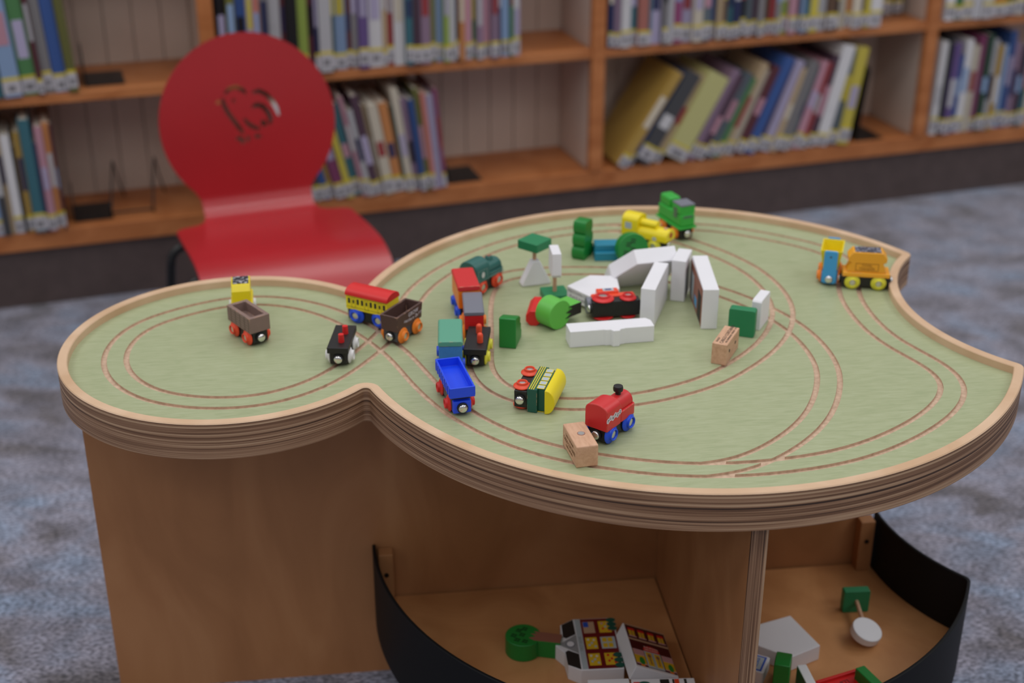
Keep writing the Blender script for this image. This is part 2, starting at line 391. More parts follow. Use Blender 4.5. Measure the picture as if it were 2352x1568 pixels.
ed = loft([(ol(0.010), UND_Z), (ol(0.0), UND_Z + 0.0005), (ol(0.0), RIM_Z - 0.0012)]); ed.build('edge_band', M_PLY, table, smooth=40)
loft([(ol(0.0), RIM_Z - 0.0012), (ol(0.0012), RIM_Z), (ol(W_RIM - 0.001), RIM_Z), (ol(W_RIM), RIM_Z - 0.001), (ol(W_RIM), TOP_Z - 0.006)]).build('rim', M_RIM, table, smooth=40)
# green top with the routed grooves cut out of it
TRACK_A = [(-0.1652,1.5403),(-0.1708,1.5263),(-0.1769,1.5126),(-0.1833,1.4990),(-0.1902,1.4856),(-0.1975,1.4725),(-0.2053,1.4597),(-0.2139,1.4473),(-0.2233,1.4357),(-0.2338,1.4249),(-0.2452,1.4151),(-0.2574,1.4064),(-0.2704,1.3989),(-0.2843,1.3931),(-0.2987,1.3889),(-0.3135,1.3863),(-0.3285,1.3852),(-0.3435,1.3855),(-0.3584,1.3871),(-0.3731,1.3901),(-0.3875,1.3944),(-0.4014,1.4002),(-0.4145,1.4075),(-0.4266,1.4164),(-0.4377,1.4266),(-0.4476,1.4378),(-0.4563,1.4500),(-0.4637,1.4631),(-0.4698,1.4769),(-0.4742,1.4912),(-0.4772,1.5059),(-0.4786,1.5209),(-0.4785,1.5359),(-0.4768,1.5508),(-0.4736,1.5655),(-0.4685,1.5796),(-0.4616,1.5929),(-0.4528,1.6051),(-0.4426,1.6161),(-0.4314,1.6261),(-0.4196,1.6354),(-0.4072,1.6440),(-0.3944,1.6518),(-0.3811,1.6586),(-0.3670,1.6639),(-0.3524,1.6675),(-0.3375,1.6690),(-0.3225,1.6686),(-0.3076,1.6664),(-0.2931,1.6626),(-0.2790,1.6574),(-0.2655,1.6509),(-0.2526,1.6432),(-0.2404,1.6345),(-0.2287,1.6250),(-0.2176,1.6149),(-0.2070,1.6042),(-0.1969,1.5931),(-0.1873,1.5816),(-0.1781,1.5697),(-0.1692,1.5576),(-0.1606,1.5453),(-0.1523,1.5327),(-0.1444,1.5199),(-0.1370,1.5068),(-0.1301,1.4935),(-0.1236,1.4800),(-0.1172,1.4664),(-0.1109,1.4528),(-0.1044,1.4392),(-0.0976,1.4258),(-0.0905,1.4126),(-0.0830,1.3995),(-0.0752,1.3867),(-0.0668,1.3742),(-0.0580,1.3621),(-0.0486,1.3504),(-0.0387,1.3391),(-0.0283,1.3282),(-0.0174,1.3179),(-0.0060,1.3081),(0.0058,1.2988),(0.0182,1.2903),(0.0310,1.2825),(0.0443,1.2755),(0.0580,1.2692),(0.0719,1.2637),(0.0861,1.2587),(0.1005,1.2542),(0.1149,1.2502),(0.1295,1.2466),(0.1442,1.2437),(0.1591,1.2413),(0.1740,1.2397),(0.1890,1.2388),(0.2040,1.2386),(0.2191,1.2390),(0.2341,1.2400),(0.2490,1.2417),(0.2639,1.2439),(0.2786,1.2466),(0.2933,1.2500),(0.3078,1.2537),(0.3222,1.2580),(0.3364,1.2630),(0.3503,1.2686),(0.3639,1.2750),(0.3771,1.2821),(0.3900,1.2899),(0.4025,1.2982),(0.4147,1.3070),(0.4265,1.3163),(0.4380,1.3260),(0.4491,1.3361),(0.4597,1.3467),(0.4699,1.3578),(0.4794,1.3694),(0.4881,1.3816),(0.4958,1.3945),(0.5020,1.4082),(0.5064,1.4226),(0.5084,1.4374),(0.5079,1.4524),(0.5048,1.4671),(0.4998,1.4813),(0.4934,1.4949),(0.4864,1.5081),(0.4792,1.5213),(0.4723,1.5347),(0.4662,1.5484),(0.4610,1.5625),(0.4567,1.5769),(0.4533,1.5915),(0.4506,1.6063),(0.4486,1.6212),(0.4471,1.6362),(0.4462,1.6511),(0.4459,1.6662),(0.4465,1.6812),(0.4479,1.6961),(0.4501,1.7110),(0.4528,1.7258),(0.4557,1.7405),(0.4583,1.7553),(0.4604,1.7702),(0.4614,1.7852),(0.4609,1.8002),(0.4583,1.8150),(0.4533,1.8291),(0.4457,1.8421),(0.4361,1.8536),(0.4251,1.8638),(0.4133,1.8731),(0.4010,1.8817),(0.3883,1.8898),(0.3754,1.8975),(0.3623,1.9049),(0.3491,1.9120),(0.3357,1.9187),(0.3219,1.9248),(0.3078,1.9300),(0.2934,1.9340),(0.2786,1.9367),(0.2637,1.9385),(0.2487,1.9396),(0.2337,1.9402),(0.2187,1.9404),(0.2036,1.9402),(0.1886,1.9396),(0.1736,1.9386),(0.1587,1.9373),(0.1438,1.9355),(0.1289,1.9331),(0.1142,1.9299),(0.0997,1.9260),(0.0854,1.9214),(0.0714,1.9160),(0.0576,1.9100),(0.0441,1.9034),(0.0309,1.8963),(0.0180,1.8887),(0.0054,1.8804),(-0.0066,1.8715),(-0.0181,1.8617),(-0.0289,1.8513),(-0.0392,1.8404),(-0.0492,1.8291),(-0.0587,1.8176),(-0.0680,1.8057),(-0.0769,1.7936),(-0.0853,1.7812),(-0.0932,1.7684),(-0.1006,1.7553),(-0.1074,1.7419),(-0.1137,1.7283),(-0.1192,1.7143),(-0.1240,1.7001),(-0.1279,1.6856),(-0.1312,1.6709),(-0.1342,1.6562),(-0.1370,1.6414),(-0.1400,1.6267),(-0.1432,1.6120),(-0.1469,1.5975),(-0.1510,1.5830),(-0.1554,1.5686),(-0.1601,1.5544)]
TRACK_B = [(0.1244,1.9333),(0.1395,1.9327),(0.1544,1.9310),(0.1690,1.9276),(0.1833,1.9227),(0.1970,1.9167),(0.2103,1.9096),(0.2230,1.9015),(0.2351,1.8926),(0.2466,1.8830),(0.2576,1.8727),(0.2679,1.8618),(0.2779,1.8505),(0.2873,1.8388),(0.2964,1.8268),(0.3050,1.8145),(0.3131,1.8018),(0.3205,1.7887),(0.3271,1.7752),(0.3329,1.7614),(0.3378,1.7471),(0.3419,1.7327),(0.3452,1.7180),(0.3478,1.7032),(0.3496,1.6883),(0.3505,1.6733),(0.3505,1.6582),(0.3495,1.6432),(0.3475,1.6284),(0.3445,1.6136),(0.3406,1.5991),(0.3360,1.5848),(0.3305,1.5708),(0.3243,1.5571),(0.3173,1.5438),(0.3097,1.5308),(0.3014,1.5183),(0.2926,1.5061),(0.2833,1.4942),(0.2736,1.4828),(0.2636,1.4715),(0.2533,1.4607),(0.2424,1.4502),(0.2309,1.4405),(0.2187,1.4317),(0.2060,1.4237),(0.1930,1.4163),(0.1796,1.4094),(0.1659,1.4032),(0.1519,1.3978),(0.1375,1.3932),(0.1230,1.3894),(0.1083,1.3862),(0.0935,1.3837),(0.0785,1.3823),(0.0635,1.3824),(0.0486,1.3844),(0.0341,1.3882),(0.0201,1.3937),(0.0069,1.4009),(-0.0050,1.4101),(-0.0152,1.4211),(-0.0234,1.4337),(-0.0296,1.4474),(-0.0340,1.4617),(-0.0366,1.4765),(-0.0379,1.4915),(-0.0383,1.5065),(-0.0384,1.5216),(-0.0385,1.5366),(-0.0387,1.5516),(-0.0390,1.5667),(-0.0393,1.5817),(-0.0397,1.5967),(-0.0400,1.6118),(-0.0403,1.6268),(-0.0403,1.6418),(-0.0401,1.6569),(-0.0394,1.6719),(-0.0381,1.6869),(-0.0358,1.7017),(-0.0319,1.7162),(-0.0259,1.7300),(-0.0172,1.7422),(-0.0057,1.7519),(0.0076,1.7588),(0.0218,1.7636),(0.0365,1.7668),(0.0514,1.7688),(0.0664,1.7700),(0.0814,1.7705),(0.0965,1.7706),(0.1115,1.7703),(0.1265,1.7693),(0.1414,1.7676),(0.1562,1.7651),(0.1708,1.7615),(0.1851,1.7568),(0.1990,1.7511),(0.2125,1.7444),(0.2255,1.7369),(0.2381,1.7286),(0.2501,1.7197),(0.2618,1.7102),(0.2731,1.7002),(0.2840,1.6899),(0.2944,1.6791),(0.3044,1.6678),(0.3138,1.6561),(0.3227,1.6439),(0.3311,1.6315),(0.3389,1.6186),(0.3459,1.6053),(0.3521,1.5916),(0.3574,1.5776),(0.3619,1.5632),(0.3656,1.5486),(0.3686,1.5339),(0.3708,1.5190),(0.3722,1.5041),(0.3728,1.4890),(0.3724,1.4740),(0.3710,1.4590),(0.3686,1.4442),(0.3654,1.4295),(0.3615,1.4150),(0.3570,1.4007),(0.3518,1.3865),(0.3460,1.3727),(0.3395,1.3591),(0.3322,1.3460),(0.3242,1.3332),(0.3155,1.3210),(0.3061,1.3092),(0.2962,1.2979),(0.2857,1.2871),(0.2747,1.2769),(0.2631,1.2674),(0.2508,1.2588),(0.2377,1.2514),(0.2238,1.2456),(0.2094,1.2412),(0.1948,1.2379)]
def dense(P, closed, k=2):
    out = []; n = len(P)
    for i in range(n if closed else n - 1):
        g = (lambda j: P[j % n]) if closed else (lambda j: P[min(max(j, 0), n - 1)])
        p0, p1, p2, p3 = g(i - 1), g(i), g(i + 1), g(i + 2)
        for q in range(k):
            t = q / k
            out.append(tuple(0.5 * (2 * p1[c] + (p2[c] - p0[c]) * t + (2 * p0[c] - 5 * p1[c] + 4 * p2[c] - p3[c]) * t * t + (3 * p1[c] - p0[c] - 3 * p2[c] + p3[c]) * t ** 3) for c in (0, 1)))
    if not closed: out.append(P[-1])
    return out
GW, GD, GAUGE = 0.0034, 0.0030, 0.0130
def ribbon(mb, P, off):
    n = len(P); V = []; F = []
    for i in range(n):
        a, b = P[max(i - 1, 0)], P[min(i + 1, n - 1)]; dx, dy = b[0] - a[0], b[1] - a[1]; L = math.hypot(dx, dy); nx, ny = -dy / L, dx / L
        for o in (off - GW, off + GW):
            for z in (TOP_Z - GD, TOP_Z + 0.004): V.append((P[i][0] + nx * o, P[i][1] + ny * o, z))
    for i in range(n - 1):
        a, b = 4 * i, 4 * i + 4
        F += [(a, a + 1, b + 1, b), (a + 1, a + 3, b + 3, b + 1), (a + 3, a + 2, b + 2, b + 3), (a + 2, a, b, b + 2)]
    F += [(0, 2, 3, 1), (4 * n - 4, 4 * n - 3, 4 * n - 1, 4 * n - 2)]
    mb.add(V, F, 1)
def pieces(P, closed, k):
    n = len(P); m = n // k; out = []
    for i in range(k):
        a = i * m; b = (i + 1) * m if i < k - 1 else n
        idx = range(a, b + 2) if closed else range(a, min(b + 2, n))
        out.append([P[j % n] for j in idx])
    return out
A_ = dense([tl(*p) for p in TRACK_A], True); B_ = dense([tl(*p) for p in TRACK_B], False)
top = loft([(ol(W_RIM - 0.0006), UND_Z + 0.001), (ol(W_RIM - 0.0006), TOP_Z)], True, True).build('green_top', [M_GREEN, M_GROOVE], table)
for pc in pieces(A_[30:] + A_[:30], True, 5) + pieces(B_, False, 4):
    for off in (-GAUGE, GAUGE):
        mb = MB(); ribbon(mb, pc, off)
        cut = mb.build('cut', [M_GREEN, M_GROOVE]); cut.matrix_world = table.matrix_basis
        md = top.modifiers.new('groove', 'BOOLEAN'); md.operation = 'DIFFERENCE'; md.solver = 'EXACT'; md.object = cut
        md.material_mode = 'INDEX'
bpy.context.view_layer.update()
me = eval_mesh(top, 'green_top'); top.modifiers.clear(); top.data = me
for o in [o for o in bpy.data.objects if o.name.startswith('cut')]: bpy.data.objects.remove(o)
# supports under the top
PAN = 0.018
def panel(name, x0, x1, y0, y1, z0, z1, parent=table):
    p = box_part(name, M_BIRCH, parent, (x0, x1, y0, y1, z0, z1)); return p
panel('support_panel', -0.193, 0.826, 0.0, PAN, 0.0, UND_Z)
dv = panel('divider_panel', 0.5385, 0.5565, -0.392, -0.0005, 0.0, UND_Z)
box_part('plywood_end', M_PLYV, dv, (0.5385, 0.5565, -0.3945, -0.392, 0.0, UND_Z)).rotation_euler = (0, 0, 0)
dv2 = panel('divider_panel', 0.5385, 0.5565, PAN + 0.0005, 0.36, 0.0, UND_Z)
# storage bin: floor board, black wall following the table's outline, corner blocks
RB, RBB = 0.3905, 0.2645
def bin_path(off):
    r2, r3 = RB + off, RBB - off; hf = isect(D12, r2 - 0.012, D13, r3 + 0.012, -1)
    def toward(c, p, r):
        L = math.hypot(p[0] - c[0], p[1] - c[1]); return (c[0] + (p[0] - c[0]) * r / L, c[1] + (p[1] - c[1]) * r / L)
    c2, c3 = (D12, 0), (D13, 0)
    P = arc(c2, r2, (D12 - r2, -0.0005), toward(c2, hf, r2), True, 90)
    P += arc(hf, 0.012, toward(c2, hf, r2), toward(c3, hf, r3), True, 6)
    P += arc(c3, r3, toward(c3, hf, r3), (D13 - r3, -0.0005), False, 30) + [(D13 - r3, -0.0005)]
    return P
ip, op = bin_path(0.0), bin_path(0.0045)
def clip(P, a, c):
    """keep the side of the outline where a * x <= c"""
    out = []
    for i in range(len(P)):
        p, q = P[i], P[(i + 1) % len(P)]; dp, dq = a * p[0] - c, a * q[0] - c
        if dp <= 0: out.append(p)
        if dp * dq < 0: k_ = dp / (dp - dq); out.append((p[0] + (q[0] - p[0]) * k_, p[1] + (q[1] - p[1]) * k_))
    return out
fp = [(x, min(y, -0.0022)) for x, y in ip]
for P_ in (clip(fp, 1, 0.5385 - 0.0016), clip(fp, -1, -(0.5565 + 0.0016))): MB().prism(P_, 'z', BIN_Z - 0.018, BIN_Z).build('bin_floor', M_BINFLOOR, table)
n = len(ip); V = []; F = []
for (P, z) in ((ip, 0.086), (ip, 0.2085), (op, 0.2085), (op, 0.086)): V += [(x, y, z) for x, y in P]
for k in range(4):
    for i in range(n - 1):
        a, b = k * n + i, ((k + 1) % 4) * n + i; F.append((a, a + 1, b + 1, b))
F += [(0, n, 2 * n, 3 * n), (n - 1, 4 * n - 1, 3 * n - 1, 2 * n - 1)]
MB().add(V, F).build('bin_wall', M_BLACKVINYL, table, 0.0012, 40)
for x0, x1, sx in ((D12 - RB + 0.003, D12 - RB + 0.022, 1), (D13 - RBB - 0.024, D13 - RBB - 0.004, -1)):
    blk = box_part('corner_block', M_BIRCH, table, (x0, x1, -0.020, -0.0008, BIN_Z, 0.203), 0.001)
    MB().cyl(((x0 + x1) / 2, -0.0202, 0.172), 0.0032, -0.0012, 'y', 10).build('screw', M_BLACKMETAL, blk)

# ------------------------------------------------------------------ red child's chair
chair = thing('child_chair', "red bent-plywood child's chair with round back and chick cut-out", 'chair', (-0.4765, 2.513, 0), (0, 0, R(21.9)))
# unrolled shell (x, t): t runs from the seat's front edge, over the bend and up the back
SEAT_L, BEND, TC, RD, NW, SWD = 0.325, 0.070, 0.525, 0.168, 0.106, 0.170
half = []
for i in range(7): a = R(-90 + 90 * i / 6); half.append((SWD - 0.05 + 0.05 * math.cos(a), 0.05 + 0.05 * math.sin(a)))
half += [(SWD, 0.12), (SWD, 0.20), (SWD - 0.001, 0.292)]
for i in range(1, 6): a = R(90 * i / 6); half.append((SWD - 0.024 + 0.024 * math.cos(a), 0.292 + 0.024 * math.sin(a)))
half += [(NW + 0.020, 0.321), (NW + 0.006, 0.332), (NW, 0.350), (NW, 0.370)]
a0 = math.asin(-math.sqrt(RD * RD - NW * NW) / RD)
half += [(NW + 0.001, TC - math.sqrt(RD * RD - NW * NW) - 0.008)]
for i in range(1, 29): a = a0 + (PI / 2 - a0) * i / 28; half.append((RD * math.cos(a), TC + RD * math.sin(a)))
shape = half + [(-x, t) for x, t in reversed(half[:-1])]
def stroke(P, w):
    L, Rr = [], []; n = len(P)
    for i in range(n):
        a, b = P[max(i - 1, 0)], P[min(i + 1, n - 1)]; dx, dy = b[0] - a[0], b[1] - a[1]; q = math.hypot(dx, dy)
        ww = w * (0.55 if i in (0, n - 1) else 1.0)
        L.append((P[i][0] - dy / q * ww, P[i][1] + dx / q * ww)); Rr.append((P[i][0] + dy / q * ww, P[i][1] - dx / q * ww))
    return L + Rr[::-1]
def chick(P): return [((x - 552) / 2.488 / 1240 / 0.95, TC - (y - 567) / 2.488 / 1240 / 0.96) for x, y in P]
holes = [stroke(chick(q), ww) for q, ww in (
    ([(436, 398), (462, 372), (500, 364), (536, 382), (556, 408)], 0.0042),
    ([(422, 418), (426, 460), (446, 510), (474, 556), (500, 600), (516, 628)], 0.0042),
    ([(588, 404), (626, 398), (664, 420), (696, 462), (716, 506), (726, 548)], 0.0045),
    ([(578, 486), (606, 474), (640, 486), (664, 520), (676, 560), (668, 594)], 0.0050),
    ([(644, 600), (634, 578), (622, 566)], 0.0060), ([(526, 542), (548, 576), (580, 600), (612, 612)], 0.0042),
    ([(384, 446), (396, 436), (408, 446)], 0.0042), ([(474, 442), (482, 438), (490, 442)], 0.0042),
    ([(470, 654), (488, 648), (504, 664), (512, 684)], 0.0045), ([(574, 654), (592, 648), (612, 656)], 0.0045),
    ([(536, 640), (538, 660), (536, 676)], 0.0037))]
cu = bpy.data.curves.new('shell', 'CURVE'); cu.dimensions = '2D'; cu.fill_mode = 'BOTH'
for P in [shape] + holes:
    s = cu.splines.new('POLY'); s.points.add(len(P) - 1); s.use_cyclic_u = True
    for i, p in enumerate(P): s.points[i].co = (p[0], p[1], 0, 1)
tmp = bpy.data.objects.new('shell', cu); COL.objects.link(tmp); bpy.context.view_layer.update()
me = eval_mesh(tmp, 'shell'); bpy.data.objects.remove(tmp)
bm = bmesh.new(); bm.from_mesh(me); bmesh.ops.remove_doubles(bm, verts=bm.verts, dist=1e-5)
cuts = [0.006 + 0.0085 * i for i in range(38)] + [SEAT_L + BEND * i / 16 for i in range(17)]
for t in cuts:
    bmesh.ops.bisect_plane(bm, geom=bm.verts[:] + bm.edges[:] + bm.faces[:], plane_co=(0, t, 0), plane_no=(0, 1, 0))
BA = R(81); BR = BEND / BA; SZT = 0.302
def fold(x, t):
    y0 = -0.0
    if t < SEAT_L:
        u = SEAT_L - t; z = SZT + 0.010 * (1 - math.cos(PI * min(u / 0.20, 1))) / 2 - 3.2 * max(0, u - 0.200) ** 2; return (x, -u, z)
    if t < SEAT_L + BEND:
        a = (t - SEAT_L) / BR; return (x, BR * math.sin(a), SZT + BR - BR * math.cos(a))
    q = t - SEAT_L - BEND
    return (x, BR * math.sin(BA) + q * math.cos(BA), SZT + BR - BR * math.cos(BA) + q * math.sin(BA))
for v in bm.verts: v.co = fold(v.co.x, v.co.y)
bmesh.ops.recalc_face_normals(bm, faces=bm.faces); bm.to_mesh(me); bm.free()
me.materials.clear(); me.materials.append(M_REDCHAIR)
sh = bpy.data.objects.new('seat_shell', me); COL.objects.link(sh)
so = sh.modifiers.new('thick', 'SOLIDIFY'); so.thickness = 0.007; so.offset = 0; so.use_even_offset = False
bpy.context.view_layer.update(); me = eval_mesh(sh, 'seat_shell'); sh.modifiers.clear(); sh.data = me; sh.parent = chair
for p in me.polygons: p.use_smooth = True
me.set_sharp_from_angle(angle=R(35))
for sx in (-1, 1):
    for (yb, yf) in ((-0.045, 0.005), (-0.215, -0.260)):
        path = [(sx * 0.07, yb, 0.285), (sx * 0.135, yb, 0.284)]
        for i in range(1, 8):
            a = R(90 * i / 7); path.append((sx * (0.158 + 0.030 * math.sin(a)), yb, 0.254 + 0.030 * math.cos(a)))
        path += [(sx * 0.205, yf, 0.012), (sx * 0.206, yf, 0.004)]
        lg = MB().tube(path, 0.0085, 12).build('leg', M_BLACKMETAL, chair, smooth=60)
        MB().cyl((sx * 0.206, yf, 0), 0.0115, 0.016, 'z', 14).build('foot_cap', M_BLACKMETAL, lg)

# ------------------------------------------------------------------ books
cm = MB(); cm.box(-0.5, -0.40, 0, 1, 0, 1); cm.box(0.40, 0.5, 0, 1, 0, 1); cm.box(-0.40, 0.40, 0, 0.02, 0, 1)
ME_COVER = cm.mesh('cover', mat('cover_base', C(128, 128, 128)))
ME_PAGES = MB().box(-0.40, 0.40, 0.02, 0.975, 0.012, 0.988).mesh('pages', mat('page_white', C(222, 214, 200), 0.8))
ME_SLAB = MB().box(-0.5, 0.5, 0, 1, 0, 1).mesh('spine_label', mat('label_white', C(186, 182, 188), 0.5))
M_LABEL = MATS['label_white']; M_BAND = mat('label_yellow', C(206, 186, 48), 0.5)
M_LTEXT = mat('label_text', C(120, 118, 122), 0.6)
NAMES = [('black', (28, 28, 32)), ('dark grey', (74, 74, 78)), ('grey', (136, 132, 134)), ('pale grey', (188, 186, 192)), ('white', (216, 213, 216)), ('cream', (214, 200, 176)), ('tan', (190, 160, 118)), ('brown', (110, 76, 52)), ('maroon', (104, 42, 52)), ('red', (178, 48, 50)), ('coral', (206, 112, 96)), ('pink', (202, 136, 156)), ('magenta', (150, 56, 108)), ('mauve', (150, 116, 146)), ('lavender', (178, 166, 206)), ('purple', (112, 80, 158)), ('navy', (36, 44, 96)), ('blue', (44, 84, 164)), ('light blue', (130, 164, 212)), ('teal', (46, 108, 124)), ('green', (74, 140, 74)), ('dark green', (38, 70, 50)), ('lime', (154, 182, 62)), ('olive', (116, 116, 46)), ('yellow', (222, 200, 52)), ('ochre', (190, 146, 50)), ('orange', (212, 126, 58)), ('slate', (92, 106, 116)), ('plum', (84, 54, 74)), ('lemon', (228, 222, 130))]
CN = dict(NAMES)
def book_mat(cn, k):
    c = CN[cn]; g_ = sum(c) / 3; c = [(v * 0.76 + g_ * 0.24) * 0.94 for v in c]; return mat('book_%s_%d' % (cn.replace(' ', '_'), k % 3), C(*[min(255, v * (0.93 + 0.07 * (k % 3))) for v in c]), 0.38)
ORD = ['leftmost', 'second', 'third', 'fourth', 'fifth', 'sixth', 'seventh', 'eighth', 'ninth', 'tenth', 'eleventh', 'twelfth', 'thirteenth', 'fourteenth', 'fifteenth', 'sixteenth', 'seventeenth', 'eighteenth', 'nineteenth', 'twentieth']
TENS = {2: 'twenty', 3: 'thirty', 4: 'forty'}
def ordinal(i):
    if i == 0: return 'leftmost'
    if i < 20: return ORD[i] + ' from left'
    t, u = divmod(i + 1, 10)
    if u == 0: return {2: 'twentieth', 3: 'thirtieth', 4: 'fortieth'}[t] + ' from left'
    return TENS[t] + '-' + ['', 'first', 'second', 'third', 'fourth', 'fifth', 'sixth', 'seventh', 'eighth', 'ninth'][u] + ' from left'
bk = 0
def book(s, z, th, h, d, cn, lean, b, label, group, cut=1.0):
    """s: position of the foot's centre along the shelf; lean > 0 leans to the right"""
    global bk; bk += 1
    t = thing('picture_book', label, 'book', sp(s, b, z), (0, 0, 0), group)
    t.rotation_euler = (Matrix.Rotation(SA, 4, 'Z') @ Matrix.Rotation(lean, 4, 'Y')).to_euler()
    inst(ME_COVER, 'cover', t, (0, 0, 0), scale=(th, d, h), m=book_mat(cn, bk))
    inst(ME_PAGES, 'pages', t, (0, 0, 0), scale=(th, d, h))
    r = random.random()
    if r < 0.75:
        cn2 = random.choice(['white', 'yellow', 'black', 'light blue', 'red', 'pale grey', 'cream', 'navy', 'lavender', 'pink'])
        za = random.uniform(0.30, 0.5); inst(ME_SLAB, 'spine_print', t, (0, -0.0006, h * za), scale=(th * 0.7, 0.001, h * random.uniform(0.14, 0.34)), m=book_mat(cn2, bk))
    if random.random() < 0.10: return t
    lz = random.uniform(0.001, 0.010); lh = random.uniform(0.024, 0.031)
    lb = inst(ME_SLAB, 'spine_label', t, (0, -0.0009, lz), scale=(th * 1.02, 0.0015, lh), m=M_LABEL)
    inst(ME_SLAB, 'yellow_band', lb, (0, -0.2, 1.0), scale=(1, 1.2, 0.0065 / lh), m=M_BAND)
    if th > 0.009: inst(ME_SLAB, 'label_print', lb, (0, -0.25, 0.22), scale=(random.uniform(0.4, 0.62), 1.2, 0.42), m=M_LTEXT)
    return t
def row(s0, s1, z, spec, where, group, lean0=0.0, lean1=0.0, hmin=0.2, hmax=0.25, b0=0.004, fixed_b=None, dd=0.165):
    tot = sum(w_ for w_, _ in spec); k = (s1 - s0) / tot; s = s0
    for i, (w_, cn) in enumerate(spec):
        q = i / max(1, len(spec) - 1); ln = lean0 + (lean1 - lean0) * q
        pitch = w_ * k; th = max(0.0045, pitch * math.cos(ln) * 0.93)
        h = random.uniform(hmin, hmax); d = random.uniform(dd - 0.015, dd + 0.01)
        zz = z + 0.5 * th * abs(math.sin(ln)) + 0.0003
        word = 'thin ' if th < 0.010 else ('thick ' if th > 0.024 else '')
        book(s + pitch / 2, zz, th, h, d, cn, ln, b0 - 0.016 + random.uniform(0, 0.014) if fixed_b is None else fixed_b, '%s%s picture book, %s in the %s' % (word, cn, ordinal(i), where), group)
        s += pitch
def spec(txt): return [(float(a.split(':')[1]), a.split(':')[0]) for a in txt.split(',')]
Z1, Z2 = 0.1722, 0.4662
row(-0.650, 0.020, Z2, spec('black:20,olive:18,blue:23,lavender:16,coral:13,grey:20,pale grey:26,maroon:9,black:26,lime:22,maroon:13,navy:9,pale grey:30,dark green:7,light blue:27,maroon:11,grey:14,purple:23,white:32,tan:11,red:14,white:26,teal:16,plum:18,mauve:24,olive:13,light blue:17,lime:12,pale grey:17,black:6,orange:15,pink:17,green:10,mauve:15,pink:18,mauve:20,navy:8,light blue:19,green:8,lavender:18'),
    'upper row behind the chair', 'upper row of books behind the chair', R(0.5), R(-0.5), 0.22, 0.27)
row(-0.492, -0.158, Z1, spec('white:26,dark grey:17,blue:14,ochre:10,magenta:22,yellow:14,teal:18,pink:10,pale grey:11,plum:17,tan:8,cream:22,orange:20,dark green:6,cream:16,mauve:12,blue:12,olive:11,coral:10,lavender:16,magenta:8'),
    'lower row beside the chair back', 'lower row of books beside the chair', R(-15), R(-5), 0.205, 0.245)
row(0.232, 0.945, Z2, spec('navy:10,mauve:13,white:19,teal:15,coral:21,teal:6,lavender:21,grey:11,pale grey:12,magenta:17,lavender:22,cream:20,slate:17,blue:12,tan:12,brown:9,teal:12,navy:16,black:14,slate:13,plum:11,grey:11,brown:15,red:12,grey:11,lime:16,pink:17,plum:8,light blue:10,teal:9,yellow:20,pale grey:19,brown:19,black:6,cream:20,orange:12,cream:19,plum:8,yellow:13,white:26'),
    'upper row above the slanting books', 'upper row of books above the slanting ones', R(0), R(1), 0.22, 0.27)
row(0.965, 1.065, Z2, spec('brown:20,black:14,slate:18,ochre:12,dark grey:20'), 'recessed group right of the upper row', 'recessed books by the right post', 0, 0, 0.2, 0.24, 0.1, None, 0.08)
row(-1.235, -0.940, Z2, spec('teal:16,cream:18,light blue:14,brown:18,plum:12,tan:18,black:6,teal:19,light blue:30,green:26,maroon:9,grey:17,blue:22,olive:16'), 'upper row at the left edge', 'upper row of books at the left edge', R(-3), R(-3), 0.22, 0.27)
row(-1.205, -1.003, Z1, spec('slate:14,cream:14,teal:12,lemon:10,light blue:14,dark grey:12,tan:8,white:16,black:6,ochre:12,teal:20,navy:5,pink:14,orange:12,maroon:4'), 'lower row at the left edge', 'lower row of books at the left edge', R(-1), R(-1), 0.19, 0.25)
row(1.128, 1.42, Z1, spec('white:17,black:10,purple:17,blue:16,white:16,cream:18,magenta:11,dark green:16,pale grey:14,ochre:14,light blue:16,blue:15,mauve:14,plum:14,teal:12,cream:14'), 'lower row at the right edge', 'lower row of books at the right edge', R(1.5), R(1), 0.20, 0.255)
row(1.128, 1.42, Z2, spec('white:20,green:15,cream:22,pale grey:18,white:24,orange:28,black:12,navy:14,cream:18,plum:14,white:16,tan:14'), 'upper row at the right edge', 'upper row of books at the right edge', 0, 0, 0.22, 0.26)
# slanting row: each book leans on the one to its right
lean_spec = [('ochre', 14, 33, .26, 0.0), ('blue', 8, 33, .255, 0.0), ('dark grey', 24, 31.5, .245, 0.0), ('tan', 13, 30, .235, 0.01), ('lemon', 34, 29, .225, -0.008), ('mauve', 12, 28, .24, 0.0), ('plum', 10, 27, .22, 0.0), ('slate', 14, 26, .225, 0.0), ('green', 9, 25.5, .21, 0.0), ('tan', 11, 25, .245, 0.0), ('cream', 10, 24, .225, 0.0), ('maroon', 14, 23, .23, 0.0), ('blue', 16, 22.5, .25, 0.0), ('plum', 9, 21.5, .225, 0.0), ('lavender', 15, 20.5, .235, 0.0), ('tan', 9, 19.5, .215, 0.0), ('grey', 16, 18.5, .23, 0.0), ('slate', 9, 17.5, .21, 0.0), ('pink', 12, 17, .225, 0.0), ('red', 9, 15.5, .22, 0.0), ('plum', 14, 14.5, .235, 0.0), ('white', 20, 13, .255, 0.0), ('slate', 16, 11, .24, 0.0), ('yellow', 18, 8, .245, 0.0)]
s = 0.258; S_END = 0.890
tot = sum(t / math.cos(R(a)) for _, t, a, _, _ in lean_spec) / 1000; kk = (S_END - s) / tot
for i, (cn, th, a, h, db) in enumerate(lean_spec):
    th = th / 1000 * kk; pitch = th / math.cos(R(a)); th *= 0.95
    word = 'thick ' if th > 0.026 else ''
    book(s + pitch / 2, Z1 + 0.5 * th * math.sin(R(a)) + 0.0003, th, h, 0.17, cn, R(a), -0.008 + random.uniform(0, 0.010) + db, '%s%s picture book, %s in the slanting row on the lower shelf' % (word, cn, ordinal(i)), 'slanting books on the lower shelf')
    s += pitch
